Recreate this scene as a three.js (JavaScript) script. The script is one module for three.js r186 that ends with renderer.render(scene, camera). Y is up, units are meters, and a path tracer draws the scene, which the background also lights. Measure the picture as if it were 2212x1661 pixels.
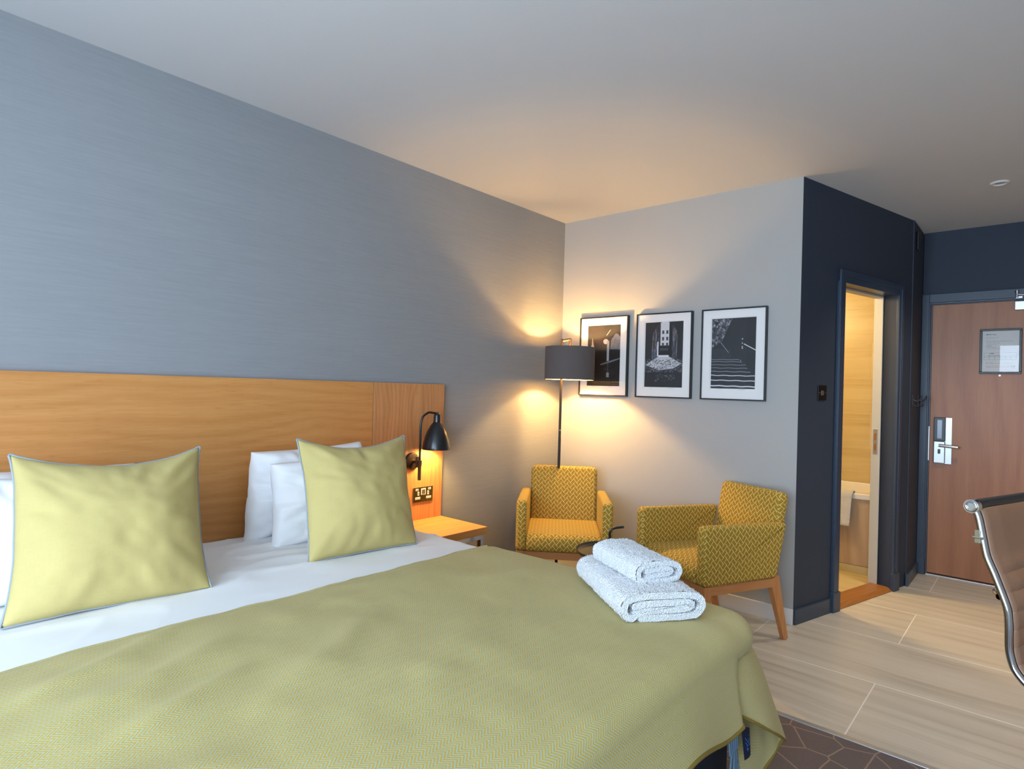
import * as THREE from 'three';
import { RoundedBoxGeometry } from 'three/addons/geometries/RoundedBoxGeometry.js';
import { mergeGeometries, mergeVertices, toCreasedNormals } from 'three/addons/utils/BufferGeometryUtils.js';
import { MeshSurfaceSampler } from 'three/addons/math/MeshSurfaceSampler.js';
import { RectAreaLightUniformsLib } from 'three/addons/lights/RectAreaLightUniformsLib.js';

// ------------------------------------------------------------------ camera, sky, daylight, exposure
// x runs along the headboard wall towards the lamp corner, z runs out into the room from that wall.
const scene = new THREE.Scene();
const renderer = new THREE.WebGLRenderer({ antialias: true });
renderer.toneMapping = THREE.LinearToneMapping;
renderer.toneMappingExposure = 1.0;
renderer.shadowMap.enabled = true;

const camera = new THREE.PerspectiveCamera(65.101, 2212 / 1661, 0.05, 100);
camera.position.set(0, 1.2678, 2.6655);
camera.quaternion.setFromRotationMatrix(new THREE.Matrix4().makeBasis(
  new THREE.Vector3(0.65994, 0.02847, 0.75078), new THREE.Vector3(-0.02403, 0.99957, -0.01678), new THREE.Vector3(-0.75093, -0.00697, 0.66034)));

scene.background = new THREE.Color(0.62, 0.8, 1.0);     // pale overcast sky behind the window
scene.backgroundIntensity = 3.0;

RectAreaLightUniformsLib.init();
const WIN = { x: -1.3, y0: 0.3, y1: 2.2, bays: [[0.95, 1.93], [2.12, 3.5]] };   // two window bays with a pier between them, behind the viewpoint
for (const [z0, z1] of WIN.bays) {
  const daylight = new THREE.RectAreaLight(new THREE.Color(0.62, 0.79, 1.0), 12.5, z1 - z0 - 0.1, WIN.y1 - WIN.y0 - 0.1);
  daylight.position.set(WIN.x - 0.01, (WIN.y0 + WIN.y1) / 2, (z0 + z1) / 2);
  daylight.lookAt(10, (WIN.y0 + WIN.y1) / 2, (z0 + z1) / 2);
  scene.add(daylight);
}
const LAMP = { floor: 3.8, bedside: 1.25, bath: 5.6, downlight: 5.5 };
const WARM = new THREE.Color(1.0, 0.63, 0.23);

// ------------------------------------------------------------------ helpers
let seed = 7;
const rnd = () => { seed = (seed + 0x6d2b79f5) | 0; let t = Math.imul(seed ^ (seed >>> 15), 1 | seed); t = (t + Math.imul(t ^ (t >>> 7), 61 | t)) ^ t; return ((t ^ (t >>> 14)) >>> 0) / 4294967296; };
const V = (x, y, z) => new THREE.Vector3(x, y, z);
const clamp = (x, a = 0, b = 1) => Math.min(b, Math.max(a, x));
const mix = (a, b, t) => a + (b - a) * t;
const sstep = (a, b, x) => { const t = clamp((x - a) / (b - a)); return t * t * (3 - 2 * t); };
const hash = (x, y, s = 0) => { let h = Math.imul(x | 0, 374761393) ^ Math.imul(y | 0, 668265263) ^ Math.imul(s | 0, 2147483647 - 17); h = Math.imul(h ^ (h >>> 13), 1274126177); return ((h ^ (h >>> 16)) >>> 0) / 4294967296; };
const mod = (a, n) => ((a % n) + n) % n;
// value noise with period (px, py)
function pn(x, y, px, py, s = 0) {
  const ix = Math.floor(x), iy = Math.floor(y), fx = x - ix, fy = y - iy, u = fx * fx * (3 - 2 * fx), v = fy * fy * (3 - 2 * fy);
  const a = hash(mod(ix, px), mod(iy, py), s), b = hash(mod(ix + 1, px), mod(iy, py), s), c = hash(mod(ix, px), mod(iy + 1, py), s), d = hash(mod(ix + 1, px), mod(iy + 1, py), s);
  return mix(mix(a, b, u), mix(c, d, u), v);
}
const noise2 = (x, y, s = 0) => pn(x, y, 4096, 4096, s) * 2 - 1;
const fbm = (x, y, s = 0, o = 4) => { let r = 0, a = 0.5; for (let i = 0; i < o; i++) { r += a * noise2(x, y, s + i); x *= 2.03; y *= 2.03; a *= 0.5; } return r; };
function texture(w, h, fn, { srgb = true, size = [1, 1] } = {}) {   // size: metres that one tile covers
  const data = new Uint8Array(w * h * 4);
  for (let y = 0; y < h; y++) for (let x = 0; x < w; x++) {
    const c = fn(x / w, y / h, x, y), k = (y * w + x) * 4;
    data[k] = clamp(c[0]) * 255; data[k + 1] = clamp(c[1] ?? c[0]) * 255; data[k + 2] = clamp(c[2] ?? c[0]) * 255; data[k + 3] = 255;
  }
  const t = new THREE.DataTexture(data, w, h);
  t.wrapS = t.wrapT = THREE.RepeatWrapping; t.magFilter = THREE.LinearFilter; t.minFilter = THREE.LinearMipmapLinearFilter; t.generateMipmaps = true;
  if (srgb) t.colorSpace = THREE.SRGBColorSpace;
  t.repeat.set(1 / size[0], 1 / size[1]); t.needsUpdate = true;
  return t;
}
function canvasTexture(w, h, draw, size) {
  const c = document.createElement('canvas'); c.width = w; c.height = h;
  draw(c.getContext('2d'), w, h);
  const t = new THREE.CanvasTexture(c); t.colorSpace = THREE.SRGBColorSpace;
  if (size) { t.wrapS = t.wrapT = THREE.RepeatWrapping; t.repeat.set(1 / size[0], 1 / size[1]); }
  return t;
}
const rgb = (r, g, b) => [r / 255, g / 255, b / 255];
const lerp3 = (a, b, t) => [mix(a[0], b[0], t), mix(a[1], b[1], t), mix(a[2], b[2], t)];
const std = (o) => new THREE.MeshStandardMaterial(o);
const phys = (o) => new THREE.MeshPhysicalMaterial(o);

// uv in metres, u along the grain axis
function metric(g, grain = 'x') {
  if (g.index) g = g.toNonIndexed();
  const p = g.attributes.position, uv = new Float32Array(p.count * 2), a = V(), b = V(), c = V(), n = V();
  const gi = 'xyz'.indexOf(grain);
  for (let i = 0; i < p.count; i += 3) {
    a.fromBufferAttribute(p, i); b.fromBufferAttribute(p, i + 1); c.fromBufferAttribute(p, i + 2);
    n.subVectors(b, a).cross(c.clone().sub(a));
    const m = [Math.abs(n.x), Math.abs(n.y), Math.abs(n.z)], ax = m.indexOf(Math.max(...m));
    let rest = [0, 1, 2].filter((k) => k !== ax);
    if (rest[1] === gi) rest = [rest[1], rest[0]];
    [a, b, c].forEach((q, k) => { const s = q.toArray(); uv[(i + k) * 2] = s[rest[0]]; uv[(i + k) * 2 + 1] = s[rest[1]]; });
  }
  g.setAttribute('uv', new THREE.BufferAttribute(uv, 2));
  return g;
}
function box(x0, x1, y0, y1, z0, z1, r = 0, grain = 'x', seg = 2) {
  const w = x1 - x0, h = y1 - y0, d = z1 - z0;
  let g = r > 0 ? new RoundedBoxGeometry(w, h, d, seg, Math.min(r, w / 2.01, h / 2.01, d / 2.01)) : new THREE.BoxGeometry(w, h, d);
  g.translate((x0 + x1) / 2, (y0 + y1) / 2, (z0 + z1) / 2);
  return metric(g, grain);
}
const flat = (g) => (g.index ? g.toNonIndexed() : g);
const merge = (...gs) => mergeGeometries(gs.flat().map(flat).map((g) => { for (const k of Object.keys(g.attributes)) if (!['position', 'normal', 'uv'].includes(k)) g.deleteAttribute(k); return g; }));
const tube = (pts, r, seg = 48, rad = 10, closed = false, tension = 0.5) => new THREE.TubeGeometry(new THREE.CatmullRomCurve3(pts.map((p) => (p.isVector3 ? p : V(...p))), closed, 'catmullrom', tension), seg, r, rad, closed);
function rod(a, b, r, rad = 16, r2 = r) {   // capped cylinder between two points
  const A = V(...a), B = V(...b), g = new THREE.CylinderGeometry(r2, r, A.distanceTo(B), rad);
  g.applyQuaternion(new THREE.Quaternion().setFromUnitVectors(V(0, 1, 0), B.clone().sub(A).normalize()));
  return g.translate(...A.clone().add(B).multiplyScalar(0.5).toArray());
}
function bar(a, b, w, d, w2 = w, d2 = d, up = [0, 0, 1]) {   // tapered square bar
  const A = V(...a), B = V(...b), g = new THREE.BoxGeometry(1, A.distanceTo(B), 1), p = g.attributes.position;
  for (let i = 0; i < p.count; i++) { const top = p.getY(i) > 0; p.setX(i, p.getX(i) * (top ? w2 : w)); p.setZ(i, p.getZ(i) * (top ? d2 : d)); }
  const y = B.clone().sub(A).normalize(), x = new THREE.Vector3().crossVectors(y, V(...up)).normalize(), z = new THREE.Vector3().crossVectors(x, y);
  g.applyMatrix4(new THREE.Matrix4().makeBasis(x, y, z)); g.translate(...A.add(B).multiplyScalar(0.5).toArray());
  const q = metric(g, 'y'); q.computeVertexNormals(); return q;
}
const lathe = (pts, seg = 48) => new THREE.LatheGeometry(pts.map((p) => new THREE.Vector2(...p)), seg);
function grid(nu, nv, fn, flip = false) {   // fn(u, v) -> [x, y, z, s, t]
  const pos = [], uv = [], idx = [];
  for (let j = 0; j <= nv; j++) for (let i = 0; i <= nu; i++) { const q = fn(i / nu, j / nv); pos.push(q[0], q[1], q[2]); uv.push(q[3] ?? i / nu, q[4] ?? j / nv); }
  for (let j = 0; j < nv; j++) for (let i = 0; i < nu; i++) { const a = j * (nu + 1) + i, b = a + 1, c = a + nu + 1, d = c + 1; flip ? idx.push(a, c, b, b, c, d) : idx.push(a, b, c, b, d, c); }
  const g = new THREE.BufferGeometry(); g.setAttribute('position', new THREE.Float32BufferAttribute(pos, 3)); g.setAttribute('uv', new THREE.Float32BufferAttribute(uv, 2)); g.setIndex(idx); g.computeVertexNormals();
  return g;
}
function thick(nu, nv, g, t) {   // gives a grid sheet a back layer and edges
  const p = g.attributes.position, n = g.attributes.normal, uv = g.attributes.uv, N = p.count, pos = [...p.array], uvs = [...uv.array], idx = [...g.index.array];
  for (let i = 0; i < N; i++) { pos.push(p.getX(i) - n.getX(i) * t, p.getY(i) - n.getY(i) * t, p.getZ(i) - n.getZ(i) * t); uvs.push(uv.getX(i), uv.getY(i)); }
  const src = [...idx]; for (let i = 0; i < src.length; i += 3) idx.push(src[i] + N, src[i + 2] + N, src[i + 1] + N);
  const edge = []; for (let i = 0; i <= nu; i++) edge.push(i); for (let j = 1; j <= nv; j++) edge.push(j * (nu + 1) + nu); for (let i = nu - 1; i >= 0; i--) edge.push(nv * (nu + 1) + i); for (let j = nv - 1; j >= 0; j--) edge.push(j * (nu + 1));
  for (let k = 0; k < edge.length - 1; k++) { const a = edge[k], b = edge[k + 1]; idx.push(a, a + N, b, b, a + N, b + N); }
  const q = new THREE.BufferGeometry(); q.setAttribute('position', new THREE.Float32BufferAttribute(pos, 3)); q.setAttribute('uv', new THREE.Float32BufferAttribute(uvs, 2)); q.setIndex(idx); q.computeVertexNormals();
  return q;
}
const used = new Map();
function numbered(name) { const k = used.get(name) ?? 0; used.set(name, k + 1); return k ? `${name}_${String(k).padStart(3, '0')}` : name; }
function shade(o) { o.traverse((m) => { if (m.isMesh) { m.castShadow = true; m.receiveShadow = true; } }); return o; }
function mesh(name, g, m, parent) { const o = new THREE.Mesh(g, m); o.name = parent ? name : numbered(name); o.castShadow = o.receiveShadow = true; (parent ?? scene).add(o); return o; }
function thing(name, label, category, [x, y, z] = [0, 0, 0], turn = 0, group) {
  const o = new THREE.Group(); o.name = numbered(name); o.position.set(x, y, z); o.rotation.y = turn; o.userData = { label, category }; if (group) o.userData.group = group; scene.add(o); return o;
}
function tag(o, label, category, group) { o.userData = { ...o.userData, label, category }; if (group) o.userData.group = group; return o; }
function struct(name, g, m, label, category = 'wall') {
  const o = g ? new THREE.Mesh(g, m) : new THREE.Group(); o.name = name; o.userData = { kind: 'structure', label, category }; o.castShadow = o.receiveShadow = true; scene.add(o); return o;
}
// moves a geometry given in world coordinates so that the group's base is its origin
const local = (g, o) => { o.updateMatrixWorld(true); return g.applyMatrix4(o.matrixWorld.clone().invert()); };

// ------------------------------------------------------------------ materials
const T = {};
T.plaster = texture(256, 256, (u, v) => [0.5 + 0.25 * (pn(u * 90, v * 90, 90, 90, 1) - 0.5) + 0.2 * (pn(u * 30, v * 30, 30, 30, 2) - 0.5)], { srgb: false, size: [0.6, 0.6] });
T.paper = texture(1024, 1024, (u, v) => {     // brushed horizontal wallpaper
  const s = 0.5 * pn(u * 14, v * 420, 14, 420, 3) + 0.3 * pn(u * 30, v * 700, 30, 700, 4) + 0.2 * pn(u * 60, v * 256, 60, 256, 5);
  const k = (s - 0.5) * 0.036 + (pn(u * 5, v * 40, 5, 40, 6) - 0.5) * 0.008;
  return [0.555 + k, 0.562 + k, 0.572 + k];
}, { size: [1.6, 1.6] });
T.paperBump = texture(512, 512, (u, v) => [0.6 * pn(u * 10, v * 240, 10, 240, 3) + 0.4 * pn(u * 24, v * 300, 24, 300, 4)], { srgb: false, size: [0.8, 0.8] });
function wood(c1, c2, c3, s, { w = 1024, h = 512, size = [2, 1], rings = 22, wav = 2.2, pores = 0.16 } = {}) {
  return texture(w, h, (u, v) => {
    const wob = (pn(u * 3, v * 5, 3, 5, s) - 0.5) * wav + (pn(u * 7, v * 11, 7, 11, s + 1) - 0.5) * wav * 0.3;
    const ring = 0.5 + 0.5 * Math.sin((v * rings + wob) * Math.PI * 2);
    const band = pn(u * 4, v * 60, 4, 60, s + 2), fine = pn(u * 24, v * 300, 24, 300, s + 3), pore = Math.pow(pn(u * 60, v * 256, 60, 256, s + 4), 6);
    let c = lerp3(c1, c2, 0.45 * ring * ring + 0.4 * band + 0.15 * fine);
    c = lerp3(c, c3, pores * pore * 3 + 0.14 * (fine - 0.4));
    return c;
  }, { size });
}
T.oak = wood(rgb(206, 145, 82), rgb(192, 128, 66), rgb(160, 102, 50), 21, { rings: 17, wav: 2.6, pores: 0.08 });
T.oakV = wood(rgb(206, 146, 92), rgb(180, 120, 72), rgb(152, 98, 56), 41, { pores: 0.08, rings: 30, wav: 3.4, size: [1.6, 0.8] });
T.beech = wood(rgb(198, 138, 84), rgb(186, 122, 70), rgb(160, 100, 58), 61, { rings: 14, size: [1.2, 0.6], pores: 0.05 });
T.door = wood(rgb(172, 115, 76), rgb(154, 97, 62), rgb(126, 79, 52), 81, { rings: 9, wav: 1.2, size: [2.4, 1.2], pores: 0.05 });
T.orangeWood = wood(rgb(158, 104, 46), rgb(140, 88, 36), rgb(118, 72, 30), 91, { size: [1, 0.5] });
T.weave = texture(128, 128, (u, v, x, y) => { const a = ((x >> 2) + (y >> 2)) & 1; return [a ? 0.62 + 0.2 * hash(x >> 2, y >> 2) : 0.32 + 0.2 * hash(x >> 2, y >> 2, 3)]; }, { srgb: false, size: [0.03, 0.03] });
T.linen = texture(256, 256, (u, v) => { const s = (pn(u * 128, v * 20, 128, 20, 5) + pn(u * 20, v * 128, 20, 128, 6)) * 0.5, k = (s - 0.5) * 0.02; return [0.75 + k, 0.68 + k, 0.435 + k]; }, { size: [0.25, 0.25] });
T.terry = texture(256, 256, (u, v) => [0.5 * pn(u * 64, v * 64, 64, 64, 8) + 0.5 * pn(u * 128, v * 128, 128, 128, 9)], { srgb: false, size: [0.12, 0.12] });
T.leather = texture(256, 256, (u, v) => [0.5 * pn(u * 60, v * 60, 60, 60, 8) + 0.3 * pn(u * 120, v * 120, 120, 120, 9)], { srgb: false, size: [0.2, 0.2] });
// herringbone jacquard of the armchairs
T.jacquard = canvasTexture(126, 93, (c, w, h) => {
  c.fillStyle = 'rgb(160,122,12)'; c.fillRect(0, 0, w, h);
  for (let k = 0; k < 1400; k++) { c.fillStyle = rnd() < 0.5 ? 'rgba(190,152,40,.35)' : 'rgba(136,100,12,.35)'; c.fillRect(rnd() * w, rnd() * h, 2, 2); }
  c.strokeStyle = 'rgb(220,200,134)'; c.lineWidth = 10;
  const amp = 78;
  for (let k = -3; k <= 3; k++) {
    const y = k * h;
    for (let i = -1; i <= 1; i++) {
      c.beginPath(); c.moveTo(i * w, y + amp); c.lineTo(i * w + w / 2, y); c.lineTo(i * w + w, y + amp); c.stroke();
      c.beginPath(); c.moveTo(i * w + w, y + amp); c.lineTo(i * w + w + w * 0.19, y + amp + 0.38 * amp); c.stroke();
      c.beginPath(); c.moveTo(i * w + w / 2, y); c.lineTo(i * w + w / 2 + w * 0.19, y - 0.38 * amp); c.stroke();
    }
  }
}, [0.042, 0.031]);
// wool blanket: fine herringbone in mustard and grey blue
T.wool = texture(256, 208, (u, v, x, y) => {
  const zig = Math.abs(v - 0.5) * 2;                      // one chevron per tile width (26 mm)
  const ph = mod(u * 4 + zig * 2.0, 1), f = hash(x >> 1, y >> 1, 11);
  const line = sstep(0.08, 0.26, ph) * (1 - sstep(0.54, 0.72, ph));
  return lerp3(lerp3(rgb(218, 182, 80), rgb(178, 142, 56), f), lerp3(rgb(190, 206, 186), rgb(144, 164, 148), f), line * 0.93 + 0.1 * (f - 0.5));
}, { size: [0.034, 0.03] });
T.woolBump = texture(256, 256, (u, v) => [0.6 * pn(u * 80, v * 80, 80, 80, 31) + 0.4 * pn(u * 128, v * 128, 128, 128, 32)], { srgb: false, size: [0.12, 0.12] });
// carpet: brown pile with pale crackle lines
T.carpet = (() => {
  const N = 5, pts = []; for (let j = 0; j < N; j++) for (let i = 0; i < N; i++) pts.push([(i + 0.03 + 0.94 * hash(i, j, 51)) / N, (j + 0.03 + 0.94 * hash(i, j, 52)) / N]);
  return texture(1024, 1024, (u, v, x, y) => {
    const U = u + 0.004 * (pn(u * 30, v * 30, 30, 30, 54) - 0.5), W = v + 0.004 * (pn(u * 30, v * 30, 30, 30, 55) - 0.5);
    let d1 = 9, d2 = 9, a = null, b = null;
    for (const q of pts) { let dx = U - q[0], dy = W - q[1]; dx -= Math.round(dx); dy -= Math.round(dy); const d = dx * dx + dy * dy; if (d < d1) { d2 = d1; b = a; d1 = d; a = [dx, dy]; } else if (d < d2) { d2 = d; b = [dx, dy]; } }
    const e = (d2 - d1) / (2 * Math.hypot(a[0] - b[0], a[1] - b[1]) + 1e-6), f = hash(x, y, 56), g = hash(x >> 1, y >> 1, 57), l = 1 - sstep(0.0028, 0.006, e + 0.0015 * (f - 0.5));
    const base = lerp3(rgb(92, 80, 79), rgb(122, 108, 104), 0.5 * f + 0.5 * g);
    return lerp3(base, lerp3(rgb(150, 128, 112), rgb(172, 150, 130), f), l * 0.85);
  }, { size: [0.62, 0.62] });
})();
T.pile = texture(256, 256, (u, v, x, y) => [0.5 * hash(x, y, 61) + 0.5 * hash(x >> 1, y >> 1, 62)], { srgb: false, size: [0.15, 0.15] });
function stone(s, c1, c2, c3) {   // vein-cut porcelain, streaks along u
  return texture(512, 512, (u, v) => {
    const w = (pn(u * 2, v * 3, 2, 3, s) - 0.5) * 0.10;
    const a = pn(u * 2, (v + w) * 14, 2, 14, s + 1), b = pn(u * 4, (v + w) * 44, 4, 44, s + 2), f = pn(u * 16, v * 200, 16, 200, s + 3);
    return lerp3(lerp3(c1, c2, 0.6 * a + 0.4 * b), c3, 0.55 * Math.pow(a, 3) * b + 0.10 * f);
  }, { size: [1.2, 0.585] });
}
T.tile = [101, 131, 171].map((s) => stone(s, rgb(204, 196, 182), rgb(190, 180, 165), rgb(154, 143, 130)));
T.bathTile = stone(211, rgb(200, 182, 134), rgb(184, 163, 112), rgb(172, 148, 96));
T.panel = stone(231, rgb(196, 168, 134), rgb(176, 146, 112), rgb(150, 122, 92));

const M = {
  ceiling: std({ color: new THREE.Color(0.58, 0.575, 0.57), roughness: 0.95, bumpMap: T.plaster, bumpScale: 0.0004 }),
  paper: std({ map: T.paper, roughness: 0.62, bumpMap: T.paperBump, bumpScale: 0.00012 }),
  wall: std({ color: new THREE.Color(0.4, 0.396, 0.38), roughness: 0.85, bumpMap: T.plaster, bumpScale: 0.0005 }),
  navy: std({ color: new THREE.Color(0.027, 0.038, 0.062), roughness: 0.7, bumpMap: T.plaster, bumpScale: 0.0006 }),
  navyGloss: std({ color: new THREE.Color(0.034, 0.052, 0.085), roughness: 0.35 }),
  white: std({ color: new THREE.Color(0.72, 0.71, 0.69), roughness: 0.45 }),
  cream: std({ color: new THREE.Color(0.46, 0.45, 0.41), roughness: 0.5 }),
  oak: std({ map: T.oak, roughness: 0.48 }),
  oakV: std({ map: T.oakV, roughness: 0.48 }),
  beech: std({ map: T.beech, roughness: 0.42 }),
  door: std({ map: T.door, roughness: 0.42 }),
  orangeWood: std({ map: T.orangeWood, roughness: 0.4 }),
  jacquard: phys({ map: T.jacquard, roughness: 0.8, sheen: 0.45, sheenColor: new THREE.Color(0.9, 0.72, 0.2), sheenRoughness: 0.4, bumpMap: T.weave, bumpScale: 0.0006 }),
  linen: phys({ map: T.linen, roughness: 0.9, sheen: 0.15, sheenColor: new THREE.Color(0.9, 0.88, 0.6), bumpMap: T.weave, bumpScale: 0.0003 }),
  piping: std({ color: new THREE.Color(0.3, 0.34, 0.37), roughness: 0.85 }),
  cotton: std({ color: new THREE.Color(0.86, 0.86, 0.87), roughness: 0.9 }),
  duvet: std({ color: new THREE.Color(0.87, 0.87, 0.87), roughness: 0.88 }),
  wool: phys({ map: T.wool, roughness: 0.95, sheen: 0.3, sheenColor: new THREE.Color(0.75, 0.68, 0.45), sheenRoughness: 0.6, bumpMap: T.woolBump, bumpScale: 0.00025 }),
  woolEdge: std({ color: new THREE.Color(0.5, 0.33, 0.05), roughness: 0.95, bumpMap: T.woolBump, bumpScale: 0.002 }),
  fringe: std({ color: new THREE.Color(0.12, 0.19, 0.26), roughness: 0.95 }),
  terry: std({ color: new THREE.Color(0.86, 0.87, 0.88), roughness: 1, bumpMap: T.terry, bumpScale: 0.006 }),
  pileTerry: std({ color: new THREE.Color(0.86, 0.87, 0.88), roughness: 1, side: THREE.DoubleSide }),
  black: std({ color: new THREE.Color(0.012, 0.012, 0.013), roughness: 0.35 }),
  blackLamp: phys({ color: new THREE.Color(0.008, 0.008, 0.01), roughness: 0.28, clearcoat: 0.3, clearcoatRoughness: 0.2 }),
  bronze: std({ color: new THREE.Color(0.16, 0.11, 0.08), roughness: 0.32, metalness: 0.85 }),
  darkBronze: std({ color: new THREE.Color(0.04, 0.03, 0.025), roughness: 0.4, metalness: 0.6 }),
  brass: std({ color: new THREE.Color(0.42, 0.34, 0.2), roughness: 0.16, metalness: 1 }),
  chrome: std({ color: new THREE.Color(0.72, 0.73, 0.75), roughness: 0.1, metalness: 1 }),
  steel: std({ color: new THREE.Color(0.5, 0.51, 0.52), roughness: 0.38, metalness: 1 }),
  alu: std({ color: new THREE.Color(0.62, 0.66, 0.7), roughness: 0.35, metalness: 0.9 }),
  shade: std({ color: new THREE.Color(0.11, 0.092, 0.088), roughness: 0.85, bumpMap: T.weave, bumpScale: 0.0008 }),
  lining: std({ color: new THREE.Color(0.72, 0.55, 0.26), roughness: 0.6 }),
  bakelite: std({ color: new THREE.Color(0.8, 0.78, 0.74), roughness: 0.4 }),
  carpet: std({ map: T.carpet, roughness: 1, bumpMap: T.pile, bumpScale: 0.004 }),
  grout: std({ color: new THREE.Color(0.74, 0.7, 0.64), roughness: 0.9 }),
  tiles: T.tile.map((t) => std({ map: t, roughness: 0.36 })),
  bathTile: std({ map: T.bathTile, roughness: 0.35 }),
  bathGrout: std({ color: new THREE.Color(0.72, 0.6, 0.42), roughness: 0.8 }),
  bathFloor: std({ map: T.bathTile, roughness: 0.4 }),
  bathPanel: std({ map: T.panel, roughness: 0.45 }),
  acrylic: phys({ color: new THREE.Color(0.82, 0.8, 0.76), roughness: 0.12, clearcoat: 0.5, clearcoatRoughness: 0.05 }),
  navyFabric: std({ color: new THREE.Color(0.012, 0.014, 0.022), roughness: 0.9 }),
  leather: std({ color: new THREE.Color(0.29, 0.155, 0.092), roughness: 0.42, bumpMap: T.leather, bumpScale: 0.0006 }),
  leatherEdge: std({ color: new THREE.Color(0.018, 0.018, 0.022), roughness: 0.4 }),
  mat: std({ color: new THREE.Color(0.78, 0.77, 0.75), roughness: 0.9 }),
  glass: phys({ color: 0xffffff, transmission: 1, roughness: 0.01, thickness: 0, ior: 1.5 }),
  pictureGlass: phys({ color: 0xffffff, transmission: 1, roughness: 0.01, thickness: 0, ior: 1.28 }),
  bulb: std({ color: 0xffffff, emissive: new THREE.Color(1, 0.72, 0.36), emissiveIntensity: 6 }),
  trayTop: phys({ color: new THREE.Color(0.012, 0.012, 0.012), roughness: 0.3 }),
};

// ------------------------------------------------------------------ room shell
const H = 2.5, XL = 3.5765, ZA = 1.6478, BX = 4.8931, BZ = 1.9876, XD = 5.33, ZC = 1.997, ZR = 3.75, XW = WIN.x, TW = 0.12;
struct('ceiling', box(XW - TW, XD + TW, H, H + 0.1, -TW, ZR + TW), M.ceiling, 'flat white painted ceiling', 'ceiling');
struct('wall_left', box(XW - TW, XL + TW, -0.02, H, -TW, 0), M.paper, 'grey brushed wallpaper wall behind the headboard');
struct('wall_back', box(XL, XL + TW, -0.02, H, 0, ZA), M.wall, 'off white wall with three framed photographs');
struct('wall_right', box(XW - TW, XD + TW, -0.02, H, ZR, ZR + TW), M.wall, 'plain pale wall opposite the headboard');
{ // window wall with its two openings
  const { y0, y1, bays: [[a0, a1], [b0, b1]] } = WIN, X0 = XW - TW;
  struct('wall_window', merge(box(X0, XW, -0.02, H, 0, a0), box(X0, XW, -0.02, H, a1, b0), box(X0, XW, -0.02, H, b1, ZR), ...[[a0, a1], [b0, b1]].flatMap(([z0, z1]) => [box(X0, XW, -0.02, y0, z0, z1), box(X0, XW, y1, H, z0, z1)])), M.wall, 'pale wall with the windows, behind the viewpoint');
  WIN.bays.forEach(([z0, z1], k) => {
    const w = struct('window_' + (k + 1), null, null, k ? 'wider white framed window behind the viewpoint' : 'narrower white framed window behind the viewpoint', 'window');
    mesh('frame', merge(box(XW - 0.1, XW - 0.04, y0, y0 + 0.05, z0, z1), box(XW - 0.1, XW - 0.04, y1 - 0.05, y1, z0, z1), ...[z0, z1 - 0.05].map((z) => box(XW - 0.1, XW - 0.04, y0 + 0.05, y1 - 0.05, z, z + 0.05))), M.white, w);
    mesh('pane', box(XW - 0.072, XW - 0.068, y0 + 0.05, y1 - 0.05, z0 + 0.05, z1 - 0.05), M.glass, w);
  });
}
// wall with the bathroom doorway: local x runs along it, local z points into the room
const bathWall = struct('wall_bathroom', null, null, 'dark navy wall with the open bathroom doorway');
bathWall.position.set(XL, 0, ZA); bathWall.rotation.y = -Math.atan2(BZ - ZA, BX - XL);
const LAB = Math.hypot(BX - XL, BZ - ZA), S0 = 0.445, S1 = 1.15, DH = 1.966;
mesh('wall_face', merge(box(0.002, S0, -0.02, H, -TW, 0), box(S1, LAB, -0.02, H, -TW, 0), box(S0, S1, DH, H, -TW, 0)), M.navy, bathWall);
struct('wall_lobby', box(BX, XD + TW, -0.02, H, ZC - TW - 0.008, ZC - 0.004), M.navy, 'short dark navy wall between bathroom doorway and entry door');
{ // entry wall with door opening
  const a = 2.046, b = 2.87, t = 1.975;
  struct('wall_entry', merge(box(XD, XD + TW, t, H, ZC, ZR), box(XD, XD + TW, -0.02, t, ZC, a), box(XD, XD + TW, -0.02, t, b, ZR)), M.navy, 'dark navy wall around the entry door');
}
// ------------------------------------------------------------------ floor: carpet, tiles, strip
{
  const fl = struct('floor', null, null, 'pale wood-effect tiled floor', 'floor');
  mesh('screed', box(XW - TW, 5.8, -0.08, -0.012, -TW, ZR + TW), M.grout, fl);
  mesh('grout', box(2.55, XD + 0.1, -0.012, -0.0005, -TW, ZR + TW), M.grout, fl);
  const rows = [2.556, 3.118, 3.706, 4.286, 4.868, 5.43];
  const gap = 0.0022; let n = 0;
  for (let r = 0; r < 5; r++) {
    const x0 = rows[r] + gap * 1.3, x1 = rows[r + 1] - gap * 1.3, zmin = x0 > 3.6 ? (r === 2 ? 1.62 : r === 3 ? 1.78 : 1.9) : (x0 > 3.0 ? 0 : 0);
    for (let k = -3; k < 3; k++) {
      const z0 = Math.max((r % 2 ? 1.53 : 2.13) + k * 1.2 + gap, zmin), z1 = Math.min((r % 2 ? 1.53 : 2.13) + (k + 1) * 1.2 - gap, ZR);
      if (z1 - z0 < 0.05) continue;
      const g = box(0, x1 - x0, -0.012, 0, 0, z1 - z0, 0.0006, 'z', 1), o = mesh('floor_tile', g, M.tiles[n % 3], fl);
      const uv = g.attributes.uv; for (let i = 0; i < uv.count; i++) { uv.setX(i, uv.getX(i) + n * 0.37); uv.setY(i, uv.getY(i) + n * 0.21); }
      o.position.set(x0, 0, z0); n++;
    }
  }
  struct('floor_carpet', box(XW, 2.535, -0.012, 0.001, 0, ZR, 0, 'z'), M.carpet, 'brown carpet with pale crackle lines', 'carpet');
  struct('trim_1', box(2.53, 2.558, -0.012, 0.0035, 0, ZR, 0.0015), M.alu, 'metal edging strip between carpet and floor tiles', 'trim');
}
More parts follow.
